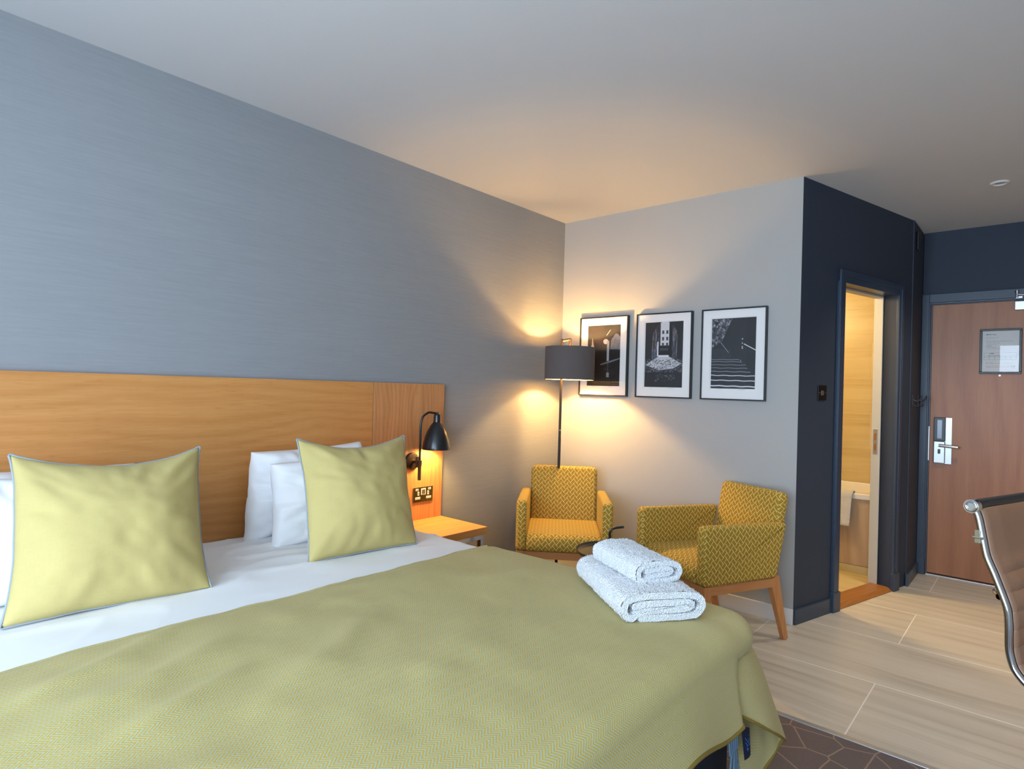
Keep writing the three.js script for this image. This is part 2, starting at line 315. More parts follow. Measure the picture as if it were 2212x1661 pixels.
// baseboards
struct('baseboard_back', box(XL - 0.014, XL, 0, 0.085, 0, ZA + 0.002, 0.002), M.white, 'white baseboard behind the armchairs', 'baseboard');
struct('baseboard_left', merge(box(2.41, XL - 0.014, 0, 0.085, 0, 0.014, 0.002), box(XW, -0.41, 0, 0.085, 0, 0.014, 0.002)), M.white, 'white baseboard under the grey wallpaper', 'baseboard');
const inBath = (g) => g.applyMatrix4((bathWall.updateMatrixWorld(true), bathWall.matrixWorld));
struct('baseboard_bathroom', inBath(box(0.002, 0.384, 0, 0.085, 0, 0.014, 0.002)), M.navyGloss, 'navy baseboard left of the bathroom doorway', 'baseboard');
struct('baseboard_lobby', merge(box(BX - 0.02, XD - 0.02, 0, 0.085, ZC - 0.006, ZC + 0.01, 0.002)), M.navyGloss, 'navy baseboard between bathroom and entry door', 'baseboard');
// bathroom door frame
{
  const f = struct('trim_2', null, null, 'navy frame of the bathroom doorway', 'door frame');
  const A0 = 0.385, A1 = 1.205, AT = 2.035;
  mesh('architrave', inBath(merge(box(A0, S0 + 0.008, 0.11, AT, 0, 0.017, 0.003), box(A0 + 0.004, A0 + 0.034, 0.11, AT - 0.006, 0.01, 0.022, 0.003))), M.navyGloss, f);
  mesh('architrave', inBath(merge(box(S1 - 0.008, A1, 0.11, AT, 0, 0.017, 0.003), box(A1 - 0.034, A1 - 0.004, 0.11, AT - 0.006, 0.01, 0.022, 0.003))), M.navyGloss, f);
  mesh('architrave', inBath(merge(box(A0, A1, DH - 0.008, AT, 0.0005, 0.0175, 0.003), box(A0 + 0.004, A1 - 0.004, AT - 0.036, AT - 0.004, 0.01, 0.0225, 0.003))), M.navyGloss, f);
  for (const [a, b] of [[A0 - 0.006, S0 + 0.012], [S1 - 0.012, A1 + 0.006]]) mesh('plinth_block', inBath(box(a, b, 0, 0.118, 0, 0.027, 0.003)), M.navyGloss, f);
  for (const [a, b] of [[S0 - 0.02, S0], [S1, S1 + 0.02]]) mesh('jamb', inBath(box(a, b, 0, DH, -0.085, 0.001)), M.navyGloss, f);
  mesh('jamb', inBath(box(S0, S1, DH - 0.001, DH + 0.02, -0.085, 0.001)), M.navyGloss, f);
  for (const [a, b] of [[S0 - 0.02, S0 + 0.006], [S1 - 0.006, S1 + 0.02]]) { const o = mesh('inner_jamb', inBath(box(a, b, 0, DH - 0.006, -0.142, -0.085, 0.002)), M.cream, f); o.userData.label = 'cream painted inner jamb'; }
  mesh('inner_jamb', inBath(box(S0, S1, DH - 0.012, DH + 0.02, -0.142, -0.085, 0.002)), M.cream, f);
  const sp = mesh('strike_plate', inBath(merge(box(S1 - 0.0085, S1 - 0.006, 0.895, 1.065, -0.128, -0.1, 0.001))), M.steel, f);
  mesh('latch_hole', inBath(box(S1 - 0.0092, S1 - 0.007, 0.99, 1.035, -0.122, -0.107)), M.orangeWood, sp);
  mesh('latch_hole', inBath(box(S1 - 0.0092, S1 - 0.007, 0.92, 0.965, -0.122, -0.107)), M.orangeWood, sp);
  const th = struct('trim_3', inBath(merge((() => { const s = new THREE.Shape([[0.012, 0], [0.012, 0.006], [-0.02, 0.02], [-0.125, 0.02], [-0.145, 0.006], [-0.145, 0]].map((p) => new THREE.Vector2(...p))); const g = new THREE.ExtrudeGeometry(s, { depth: S1 - S0 - 0.004, bevelEnabled: false }); g.rotateY(Math.PI / 2); g.scale(1, 1, -1); g.translate(S0 + 0.002, 0, 0); const q = metric(g, 'x'); const idx = []; return flipTris(q); })())), M.orangeWood, 'orange wood threshold board in the bathroom doorway', 'threshold');
}
function flipTris(g) { const p = g.attributes.position; for (const k of ['position', 'uv']) { const a = g.attributes[k], s = a.itemSize; for (let i = 0; i < a.count; i += 3) for (let c = 0; c < s; c++) { const t = a.array[(i + 1) * s + c]; a.array[(i + 1) * s + c] = a.array[(i + 2) * s + c]; a.array[(i + 2) * s + c] = t; } } g.computeVertexNormals(); return g; }
// ------------------------------------------------------------------ bathroom
{
  const bx0 = XL + TW, bx1 = 5.64, bz0 = 0.02, bz1 = 1.85, bc = 2.17;
  const plan = (y0, y1) => { const g = new THREE.ExtrudeGeometry(new THREE.Shape([[3.69, 0], [5.74, 0], [5.74, -1.862], [4.925, -1.862], [3.69, -1.543]].map((q) => new THREE.Vector2(...q))), { depth: y1 - y0, bevelEnabled: false }); g.rotateX(-Math.PI / 2); g.translate(0, y0, 0); return metric(g, 'z'); };
  struct('floor_bathroom', plan(-0.012, 0.004), M.bathFloor, 'warm beige bathroom floor', 'floor');
  struct('ceiling_bathroom', plan(bc, bc + 0.08), M.white, 'low white bathroom ceiling', 'ceiling');
  const w = struct('wall_bath_far', box(bx1 + 0.001, bx1 + 0.1, -0.02, bc, -0.05, bz1 + 0.12), M.bathGrout, 'beige tiled bathroom wall above the bath');
  const pitch = 0.2865, joints = []; let n = 0;
  for (let r = 0; r < 8; r++) {
    const y1 = Math.min(bc, 0.002 + (r + 1) * pitch - 0.0018), y0 = r * pitch + 0.0018; if (y0 > bc) break;
    const off = r % 2 ? 1.62 : 1.615 - 0.3;
    for (let k = -3; k < 2; k++) { const a = Math.max(off + k * 0.6 + 0.0016, 0), b = Math.min(off + (k + 1) * 0.6 - 0.0016, bz1 + 0.02); if (b - a < 0.02) continue; const g = box(0, 0.01, 0, y1 - y0, 0, b - a, 0.001, 'z', 1), uv = g.attributes.uv; for (let i = 0; i < uv.count; i++) uv.setX(i, uv.getX(i) + n * 0.43); const o = mesh('wall_tile', g, M.bathTile, w); o.position.set(bx1, y0, a); n++; }
  }
  struct('wall_bath_side', box(bx0, bx1, -0.02, bc, bz0 - 0.1, bz0), M.bathTile, 'tiled side wall inside the bathroom');
  struct('wall_bath_near', box(BX + 0.01, bx1, -0.02, bc, bz1, bz1 + 0.02), M.bathTile, 'tiled wall at the end of the bath');
  const light = thing('bathroom_light', 'round light on the bathroom ceiling', 'light', [4.4, bc, 1.0]);
  mesh('rim', lathe([[0.12, 0], [0.15, 0], [0.15, -0.03], [0.12, -0.035]], 32), M.white, light);
  mesh('diffuser', lathe([[0, -0.03], [0.12, -0.03], [0.12, -0.002], [0, -0.002]], 32), std({ color: 0xffffff, emissive: new THREE.Color(1, 0.75, 0.4), emissiveIntensity: 2 }), light);
  const pl = new THREE.PointLight(new THREE.Color(1, 0.68, 0.29), LAMP.bath); pl.position.set(0, -0.09, 0); pl.shadow.radius = 5; pl.castShadow = true; light.add(pl);
  // bath
  const bath = thing('bathtub', 'white bathtub with beige panel seen through the bathroom doorway', 'bathtub', [4.94, 0, 0.1]);
  const L = bz1 - 0.002 - 0.1, W = 0.698, ht = 0.575;
  const rr = (x0, x1, z0, z1, r) => { const s = new THREE.Shape(); s.moveTo(x0 + r, z0); s.lineTo(x1 - r, z0); s.quadraticCurveTo(x1, z0, x1, z0 + r); s.lineTo(x1, z1 - r); s.quadraticCurveTo(x1, z1, x1 - r, z1); s.lineTo(x0 + r, z1); s.quadraticCurveTo(x0, z1, x0, z1 - r); s.lineTo(x0, z0 + r); s.quadraticCurveTo(x0, z0, x0 + r, z0); return s; };
  const rim = rr(0, W, 0, L, 0.01); const hole = rr(0.07, W - 0.05, 0.1, L - 0.1, 0.15); rim.holes.push(hole);
  const rg = new THREE.ExtrudeGeometry(rim, { depth: 0.03, bevelEnabled: true, bevelSize: 0.006, bevelThickness: 0.006, bevelOffset: -0.006, bevelSegments: 3, curveSegments: 12 }); rg.rotateX(Math.PI / 2); rg.translate(0, ht, 0);
  mesh('rim', rg, M.acrylic, bath);
  const o1 = hole.getPoints(16), o2 = rr(0.14, W - 0.12, 0.25, L - 0.3, 0.12).getPoints(16);
  mesh('basin', grid(o1.length - 1, 8, (u, v) => { const i = Math.round(u * (o1.length - 1)), a = o1[i], b = o2[i], k = Math.pow(v, 0.6); return [mix(a.x, b.x, v * v), ht - 0.01 - k * 0.4, mix(a.y, b.y, v * v)]; }), M.acrylic, bath).material.side = THREE.DoubleSide;
  mesh('basin_floor', (() => { const g = new THREE.ShapeGeometry(new THREE.Shape(o2)); g.rotateX(Math.PI / 2); return g.translate(0, ht - 0.41, 0); })(), M.acrylic, bath);
  for (const [a, b] of [[0.002, 0.62], [0.624, 1.36], [1.364, L]]) mesh('bath_panel', box(0.012, 0.03, 0.06, ht - 0.03, a, b, 0.001, 'y', 1), M.bathPanel, bath);
  mesh('bath_plinth', box(0.004, 0.03, 0.004, 0.058, 0, L, 0.001, 'z', 1), M.bathTile, bath);
  // bath mat hung over the edge
  const mz0 = 1.30, mz1 = 1.655, path = [[0.055, 0.53], [0.052, 0.565], [0.035, 0.588], [0.005, 0.59], [-0.012, 0.575], [-0.016, 0.53], [-0.018, 0.45], [-0.02, 0.345]];
  const curve = new THREE.CatmullRomCurve3(path.map(([x, y]) => V(x + 4.94, y, 0)));
  const mg = grid(12, 40, (u, v) => { const q = curve.getPoint(v); const s = mix(mz0, mz1, u) - 0.02 * v * v * (u > 0.5 ? u : 0); return [q.x - 0.004 * Math.sin(u * 7) * v, q.y - 0.004 * u, s, s, v * 0.35]; });
  const mat = mesh('bath_mat', thick(12, 40, mg, 0.008), M.terry); tag(mat, 'white bath mat folded over the edge of the bathtub', 'bath mat');
}
// ------------------------------------------------------------------ entry door
{
  const a = 2.05, b = 2.866, t = 1.971;
  const d = struct('door_1', null, null, 'brown wood-veneer entry door', 'door');
  mesh('leaf', box(XD + 0.03, XD + 0.074, 0.012, t - 0.003, a + 0.003, b - 0.003, 0.001, 'y'), M.door, d);
  const f = mesh('frame', merge(box(XD - 0.016, XD, 0.11, 2.045, ZC - 0.003, a - 0.012, 0.003), box(XD - 0.016, XD, t + 0.012, 2.045, a - 0.0125, b + 0.0125, 0.003), box(XD - 0.016, XD, 0, 2.045, b + 0.012, b + 0.055, 0.003),
    box(XD - 0.006, XD + TW, 0, t + 0.012, a - 0.016, a - 0.004, 0.003), box(XD - 0.006, XD + TW, t, t + 0.014, a - 0.01, b + 0.01, 0.003), box(XD - 0.006, XD + TW, 0, t + 0.012, b + 0.004, b + 0.016, 0.003),
    box(XD + 0.012, XD + 0.028, 0, t + 0.002, a - 0.006, a + 0.004, 0.002), box(XD + 0.012, XD + 0.028, t - 0.004, t + 0.002, a, b, 0.002)), M.navyGloss, d);
  mesh('plinth_block', box(XD - 0.022, XD, 0, 0.118, ZC - 0.003, a - 0.006, 0.003), M.navyGloss, d);
  mesh('corridor_backing', box(XD + 0.08, XD + TW, 0, t, a, b), M.navy, d);
  mesh('threshold_strip', box(XD + 0.0, XD + 0.08, 0, 0.006, a, b, 0.002), M.alu, d);
  const lk = mesh('lock_plate', merge(box(XD + 0.022, XD + 0.03, 0.812, 1.148, 2.08, 2.187, 0.002)), M.steel, d);
  mesh('lock_case', box(XD + 0.004, XD + 0.026, 0.815, 0.975, 2.079, 2.149, 0.006), M.steel, lk);
  mesh('card_reader', box(XD + 0.004, XD + 0.026, 0.976, 1.148, 2.079, 2.149, 0.004), M.black, lk);
  mesh('reader_window', box(XD + 0.002, XD + 0.006, 0.993, 1.13, 2.1, 2.13, 0.001), std({ color: new THREE.Color(0.03, 0.06, 0.12), roughness: 0.15 }), lk);
  mesh('keyhole', box(XD + 0.002, XD + 0.006, 0.885, 0.918, 2.106, 2.122, 0.002), M.black, lk);
  const hd = mesh('handle', merge(rod([XD + 0.02, 0.946, 2.122], [XD - 0.034, 0.946, 2.122], 0.01), (() => { const g = tube([[XD - 0.034, 0.947, 2.115], [XD - 0.036, 0.945, 2.16], [XD - 0.036, 0.942, 2.2], [XD - 0.034, 0.94, 2.225]], 0.0105, 24, 12); return g; })(), new THREE.SphereGeometry(0.0105, 12, 8).translate(XD - 0.034, 0.94, 2.225)), M.steel, lk);
  mesh('latch_plate', box(XD + 0.01, XD + 0.014, 0.83, 1.08, a - 0.003, a + 0.004, 0.001), M.steel, d);
  mesh('door_screw', rod([XD + 0.03, 1.455, 2.446], [XD + 0.024, 1.455, 2.446], 0.006), M.steel, d);
  // door closer
  const c = thing('door_closer', 'silver door closer at the top of the entry door', 'door closer', [XD + 0.03, 1.93, 2.53]);
  mesh('body', box(-0.045, 0, -0.03, 0.03, -0.012, 0.24, 0.004), M.alu, c);
  mesh('arm', merge(rod([-0.03, 0.045, 0.2], [-0.06, 0.075, -0.002], 0.006), rod([-0.03, 0.03, 0.2], [-0.03, 0.05, 0.2], 0.008)), M.steel, c);
  mesh('arm_shoe', merge(box(-0.056, -0.046, 0.046, 0.062, -0.008, 0.03, 0.002), rod([-0.06, 0.05, 0], [-0.06, 0.1, 0], 0.007), rod([-0.06, 0.08, 0], [-0.06, 0.1, 0], 0.0105)), M.steel, c);
  // framed notice
  const n = thing('framed_notice', 'black framed printed notice on the entry door', 'notice', [XD + 0.03, 1.467, 2.447]);
  const w = 0.114, h = 0.312, fr = 0.014;
  mesh('frame', merge(box(-0.014, 0, 0, fr, -w, w, 0.003), box(-0.014, 0, h - fr, h, -w, w, 0.003), box(-0.014, 0, fr, h - fr, -w, -w + fr, 0.003), box(-0.014, 0, fr, h - fr, w - fr, w, 0.003)), M.black, n);
  const paper = canvasTexture(400, 570, (c2, W, Hh) => {
    c2.fillStyle = '#d9d9d8'; c2.fillRect(0, 0, W, Hh);
    const scr = (x, y, len, hgt, col) => { c2.strokeStyle = col; c2.lineWidth = hgt * 0.3; let X = x; c2.beginPath(); while (X < x + len) { const word = 8 + rnd() * 26; c2.moveTo(X, y); for (let q = 0; q < word; q += 3) c2.lineTo(X + q, y + (rnd() - 0.5) * hgt); X += word + 6; } c2.stroke(); };
    scr(46, 54, 100, 12, '#444'); scr(46, 92, 125, 6, '#666'); scr(46, 108, 90, 5, '#777');
    for (let k = 0; k < 5; k++) scr(46 + (k > 1 ? 10 : 0), 140 + k * 13, [240, 290, 130, 120, 110][k], 5, '#666');
    scr(46, 212, 48, 8, '#444'); for (let k = 0; k < 3; k++) scr(50, 226 + k * 12, [90, 130, 150][k], 5, '#777');
    c2.strokeStyle = '#777'; c2.lineWidth = 2; c2.strokeRect(26, 306, 340, 60); for (let k = 1; k < 6; k++) { c2.beginPath(); c2.moveTo(26 + k * 57, 350); c2.lineTo(26 + k * 57, 400); c2.stroke(); } c2.strokeRect(26, 350, 340, 50); scr(90, 316, 30, 14, '#444'); scr(70, 344, 120, 8, '#555');
    scr(46, 440, 50, 6, '#555'); scr(46, 452, 290, 6, '#666'); scr(46, 488, 270, 7, '#a05a50'); scr(46, 506, 250, 7, '#a05a50');
    scr(320, 486, 34, 10, '#333'); scr(316, 500, 26, 8, '#444'); scr(316, 514, 34, 10, '#333');
  });
  const pg = new THREE.PlaneGeometry(2 * (w - fr) + 0.004, h - 2 * fr + 0.004); pg.rotateY(-Math.PI / 2); pg.translate(-0.003, h / 2, 0);
  mesh('paper', pg, std({ map: paper, roughness: 0.9 }), n);
  mesh('glazing', box(-0.0075, -0.0055, fr - 0.002, h - fr + 0.002, -w + fr - 0.002, w - fr + 0.002), M.pictureGlass, n);
}
// ------------------------------------------------------------------ small fittings on the navy walls and ceiling
{
  const s = thing('light_switch', 'bronze double light switch on the navy wall beside the bathroom doorway', 'light switch');
  s.position.copy(V(0.239, 1.295, 0).applyMatrix4(bathWall.matrixWorld)); s.rotation.y = bathWall.rotation.y;
  mesh('plate', box(-0.044, 0.044, -0.0435, 0.0435, 0, 0.006, 0.002), std({ color: new THREE.Color(0.03, 0.022, 0.02), roughness: 0.3, metalness: 0.7 }), s);
  for (const x of [-0.012, 0.002]) mesh('rocker', box(x, x + 0.01, -0.015, 0.013, 0.004, 0.0105, 0.002), M.bronze, s);
  for (const x of [-0.031, 0.031]) mesh('screw', rod([x, 0, 0.004], [x, 0, 0.0072], 0.003), M.steel, s);
  const hook = (x, label) => {
    const h = thing('coat_hook', label, 'coat hook', [x, 1.26, ZC - 0.004], 0, 'coat hooks beside the entry door');
    mesh('back_plate', box(-0.016, 0.016, -0.04, 0.045, 0, 0.006, 0.002), M.black, h);
    mesh('hook_arm', merge(tube([[0, 0.01, 0.005], [0, 0.0, 0.03], [0, 0.02, 0.05], [0, 0.04, 0.055]], 0.005, 20, 8), tube([[0, -0.02, 0.005], [0, -0.034, 0.02], [0, -0.03, 0.034], [0, -0.016, 0.038]], 0.0045, 20, 8)), M.black, h);
  };
  hook(4.965, 'small black coat hook nearer to the bathroom doorway'); hook(5.19, 'small black coat hook next to the entry door frame');
  const sn = thing('door_sensor', 'small black oblong sensor high on the navy wall near the ceiling', 'sensor', [4.985, 2.378, ZC - 0.004]);
  mesh('housing', box(-0.018, 0.018, -0.065, 0.065, 0, 0.022, 0.012, 'y', 4), M.black, sn);
  mesh('lens', box(-0.008, 0.008, -0.01, 0.03, 0.019, 0.024, 0.004), std({ color: new THREE.Color(0.02, 0.02, 0.024), roughness: 0.1 }), sn);
  for (const [x, z, label] of [[4.313, 2.47, 'small recessed ceiling downlight in the entrance'], [3.1, 2.8, 'recessed ceiling downlight above the office chair']]) {
    const dl = thing('ceiling_downlight', label, 'downlight', [x, H, z]);
    mesh('trim_ring', lathe([[0.028, -0.001], [0.029, -0.007], [0.036, -0.009], [0.044, -0.006], [0.046, 0]], 40), M.white, dl);
    mesh('lens', lathe([[0, -0.002], [0.0285, -0.003], [0.0285, 0], [0, 0]], 32), std({ color: new THREE.Color(0.3, 0.3, 0.29), roughness: 0.2, emissive: new THREE.Color(1, 0.9, 0.75), emissiveIntensity: 0.02 }), dl);
    const sp = new THREE.SpotLight(new THREE.Color(1, 0.86, 0.68), LAMP.downlight, 0, 0.95, 0.7); sp.position.set(0, -0.012, 0); sp.target.position.set(0, -1, 0); sp.shadow.radius = 1.5; sp.castShadow = true; dl.add(sp, sp.target);
  }
}
// ------------------------------------------------------------------ headboard and nightstand
{
  const hb = thing('headboard', 'wide oak-veneer headboard panel fixed along the grey wall', 'headboard', [1.0, 0, 0.0]);
  mesh('panel', box(-0.898, 0.898, 0.02, 1.281, 0.001, 0.03, 0.0015, 'x'), M.oak, hb);
  for (const [a, b] of [[0.9005, 1.398], [-1.398, -0.9005]]) { const o = mesh('side_panel', box(a, b, 0.02, 1.281, 0.001, 0.03, 0.0015, 'y'), M.oakV, hb); o.userData.label = 'side panel with vertical grain'; }
  const ns = thing('nightstand', 'oak-topped nightstand on a chrome frame beside the bed', 'nightstand', [2.15, 0, 0.031]);
  mesh('top', box(-0.245, 0.248, 0.472, 0.512, 0, 0.376, 0.002, 'x'), M.oak, ns);
  mesh('frame', merge(box(-0.24, 0.236, 0.444, 0.471, 0.338, 0.364, 0.002), box(-0.24, 0.236, 0.444, 0.471, 0.006, 0.03, 0.002), box(0.21, 0.236, 0.444, 0.471, 0.03, 0.338, 0.002), box(-0.24, -0.214, 0.444, 0.471, 0.03, 0.338, 0.002), box(-0.24, 0.236, 0.002, 0.026, 0.338, 0.364, 0.002)), M.chrome, ns);
  for (const x of [-0.24, 0.21]) for (const z of [0.006, 0.338]) mesh('leg', box(x, x + 0.026, 0, 0.446, z, z + 0.026, 0.002), M.chrome, ns);
  mesh('drawer_runner', box(0.02, 0.05, 0.455, 0.47, 0.02, 0.336, 0.001), M.black, ns);
  // sockets
  const socket = (x, y, label, full) => {
    const s = thing('wall_socket', label, 'socket', [x, y, 0.03]);
    mesh('plate', box(-0.0725, 0.0725, -0.043, 0.043, 0, 0.005, 0.002), M.brass, s);
    const face = (g) => g.translate(0, 0, 0.0052), pill = (cx, cy, w, h) => box(cx - w / 2, cx + w / 2, cy - h / 2, cy + h / 2, 0, 0.0022, 0.001);
    for (const sx of [-1, 1]) {
      mesh('socket_insert', merge(face(pill(sx * 0.04, -0.018, 0.036, 0.013)), face(pill(sx * 0.036, 0.008, 0.012, 0.022)), face(pill(sx * 0.046, 0.03, 0.02, 0.011))), M.bakelite, s);
      mesh('pin_holes', merge(box(sx * 0.04 - 0.0125, sx * 0.04 - 0.0065, -0.0195, -0.0165, 0.0068, 0.0078), box(sx * 0.04 + 0.0065, sx * 0.04 + 0.0125, -0.0195, -0.0165, 0.0068, 0.0078), box(sx * 0.036 - 0.0017, sx * 0.036 + 0.0017, 0.003, 0.013, 0.0068, 0.0078), box(sx * 0.046 - 0.005, sx * 0.046 + 0.005, 0.0285, 0.0315, 0.0068, 0.0078)), M.black, s);
    }
    mesh('switch_surround', face(pill(0, 0.017, 0.034, 0.036)), M.bakelite, s);
    for (const sx of [-0.0095, 0.0015]) mesh('switch_rocker', box(sx, sx + 0.008, 0.004, 0.029, 0.0068, 0.0095, 0.001), M.bronze, s);
  };
  socket(2.2535, 0.6525, 'double brass wall socket with white inserts under the bedside lamp');
  socket(2.072, 0.6525, 'second brass wall socket almost hidden behind the right mustard cushion');
  // bedside lamp
  const l = thing('bedside_lamp', 'black bell-shaped reading lamp on a swing arm fixed to the headboard', 'lamp', [2.166, 0.848, 0.03]);
  mesh('wall_plate', (() => { const g = lathe([[0, 0.016], [0.043, 0.014], [0.048, 0.009], [0.048, 0], [0, 0]], 48); return g.rotateX(Math.PI / 2); })(), std({ color: new THREE.Color(0.035, 0.022, 0.016), roughness: 0.3, metalness: 0.6 }), l);
  const zr = 0.07;
  mesh('pivot', merge(rod([0, 0.0, 0.012], [0, 0.0, zr - 0.02], 0.009), rod([0.002, -0.03, zr - 0.022], [0.002, 0.03, zr - 0.022], 0.0095), box(-0.005, 0.012, -0.016, 0.01, zr - 0.024, zr + 0.004, 0.003)), M.bronze, l);
  const rx = 0.0;
  mesh('sleeve', merge(rod([rx, -0.098, zr], [rx, 0.012, zr], 0.0095), rod([rx, -0.02, zr], [rx, 0.012, zr], 0.0125)), M.bronze, l);
  mesh('arm', tube([[rx, 0, zr], [rx, 0.12, zr], [rx, 0.21, zr], [rx + 0.012, 0.252, zr + 0.004], [rx + 0.045, 0.275, zr + 0.012], [rx + 0.075, 0.272, zr + 0.02], [rx + 0.1, 0.268, zr + 0.028]], 0.0062, 60, 12, false, 0.3), M.blackLamp, l);
  const sx = 0.094, sz = zr + 0.028, sy = 0.253;
  const bell = [[0.0, 0.012], [0.014, 0.012], [0.0195, 0.006], [0.0205, -0.03], [0.024, -0.036], [0.036, -0.05], [0.052, -0.078], [0.064, -0.108], [0.073, -0.14], [0.0785, -0.17], [0.0795, -0.184]];
  const inner = bell.slice(3).reverse().map(([r, y]) => [r - 0.0015, y]);
  const sh = mesh('lamp_shade', lathe([...bell, ...inner, [0, -0.034]], 64).translate(sx, sy, sz), M.blackLamp, l);
  mesh('knuckle', merge(rod([sx, sy + 0.01, sz], [sx, sy + 0.024, sz], 0.006), new THREE.SphereGeometry(0.009, 12, 8).translate(sx, sy + 0.016, sz)), M.blackLamp, l);
  mesh('lining', lathe([[0.0755, -0.181], [0.069, -0.14], [0.06, -0.108], [0.048, -0.078], [0.03, -0.048], [0, -0.04]], 48).translate(sx, sy, sz), std({ color: new THREE.Color(0.75, 0.73, 0.7), roughness: 0.5, side: THREE.DoubleSide }), l);
  mesh('bulb', new THREE.SphereGeometry(0.024, 20, 14).translate(sx, sy - 0.115, sz), M.bulb, l);
  const p = new THREE.PointLight(WARM, LAMP.bedside); p.position.set(sx, sy - 0.115, sz); p.castShadow = true; l.add(p);
}
// ------------------------------------------------------------------ bed
const bedTop = (x, z) => {
  const cx = (x - 1.0) / 0.9;
  return 0.59 + 0.012 * (1 - cx * cx) - 0.02 * sstep(0.34, 0.02, z) + 0.006 * fbm(x * 3.1, z * 3.1, 5, 3) * (z > 0.2 ? 1 : 0.6);
};
{
  const b = thing('bed', 'double bed on a dark upholstered base', 'bed', [1.0, 0, 1.03]);
  mesh('base', box(-0.86, 0.86, 0.06, 0.3, -0.98, 0.93, 0.015), M.navyFabric, b);
  mesh('mattress', box(-0.855, 0.855, 0.3, 0.545, -0.98, 0.94, 0.05, 'x', 4), M.cotton, b);
  for (const x of [-0.78, 0.78]) for (const z of [-0.85, 0.82]) mesh('leg', rod([x, 0.001, z], [x, 0.062, z], 0.022), M.black, b);
}
// a cloth over the bed: the top plus a skirt whose edge can stand out and wave
function bedCloth({ z0, zf, x0, x1, rc, rr, lift, hem, wave, wr, parts }) {
  // perimeter of the rounded rectangle, from the head end on the far side round the foot to the near side
  const P = []; const add = (x, z, nx, nz) => P.push({ x, z, nx, nz });
  const N1 = 60, Nc = 16, N2 = 120;
  for (let i = 0; i <= N1; i++) add(x1, mix(z0, zf - rc, i / N1), 1, 0);
  for (let i = 1; i < Nc; i++) { const a = (i / Nc) * Math.PI / 2; add(x1 - rc + rc * Math.cos(a), zf - rc + rc * Math.sin(a), Math.cos(a), Math.sin(a)); }
  for (let i = 0; i <= N2; i++) add(mix(x1 - rc, x0 + rc, i / N2), zf, 0, 1);
  for (let i = 1; i < Nc; i++) { const a = Math.PI / 2 + (i / Nc) * Math.PI / 2; add(x0 + rc + rc * Math.cos(a), zf - rc + rc * Math.sin(a), Math.cos(a), Math.sin(a)); }
  for (let i = 0; i <= N1; i++) add(x0, mix(zf - rc, z0, i / N1), -1, 0);
  let len = 0; P.forEach((p, i) => { if (i) len += Math.hypot(p.x - P[i - 1].x, p.z - P[i - 1].z); p.s = len; });
  const yTop = (x, z) => bedTop(x, z) + lift + wr(x, z);
  const point = (p, v, part) => {
    const h = hem(p, part), arc = rr * Math.PI / 2, total = arc + h, d = v * total;
    let out, drop;
    if (d < arc) { const a = d / rr; out = rr * Math.sin(a) - rr; drop = rr * (1 - Math.cos(a)); } else { out = 0; drop = rr + (d - arc); }
    const k = clamp((d - arc) / Math.max(h, 0.01)); out += wave(p, k, part);
    const y = yTop(clamp(p.x - p.nx * rr, x0 + 0.02, x1 - 0.02), p.z - p.nz * rr) - drop, side = Math.abs(p.nx) > 0.72;
    return [p.x + p.nx * out, y, p.z + p.nz * out, side ? p.z : p.x, side ? p.x + Math.sign(p.nx) * d : p.z + d];
  };
  const ranges = parts ? parts(P) : [[0, P.length - 1]];
  const skirts = ranges.map(([i0, i1], part) => grid(i1 - i0, 26, (u, v) => point(P[i0 + Math.round(u * (i1 - i0))], v, part), true));
  const xi0 = x0 + rr, xi1 = x1 - rr, zi = zf - rr, ri = Math.max(rc - rr, 0.001);
  const top = grid(140, 110, (u, v) => {
    let x = mix(xi0, xi1, u), z = mix(z0, zi, v);
    const ex = x > (x0 + x1) / 2 ? x - (xi1 - ri) : (xi0 + ri) - x, ez = z - (zi - ri);
    if (ex > 0 && ez > 0) { const m = Math.max(ex, ez), l = Math.hypot(ex, ez), k = m / l; const sx = x > (x0 + x1) / 2 ? 1 : -1; x = (sx > 0 ? xi1 - ri : xi0 + ri) + sx * ex * k; z = zi - ri + ez * k; }
    return [x, yTop(x, z), z, x, z];
  }, true);
  return { geo: merge(top, ...skirts), P, yTop, point };
}
const duvet = bedCloth({ z0: 0.035, zf: 2.02, x0: 0.125, x1: 1.885, rc: 0.1, rr: 0.055, lift: 0.0, hem: () => 0.16,
  wave: (p, k) => 0.008 * k * Math.sin(p.s * 14) - 0.004 * k,
  wr: (x, z) => { // creases that run from the pillows
    const near = sstep(1.0, 0.3, z);
    return near * (0.014 * (1 - Math.abs(noise2(x * 5 + z * 4, z * 9 - x * 2, 9))) ** 3 + 0.006 * fbm(x * 6, z * 6, 12, 3)) ;
  } });
tag(mesh('duvet', duvet.geo, M.duvet), 'smooth white duvet spread over the bed under the blanket', 'duvet');
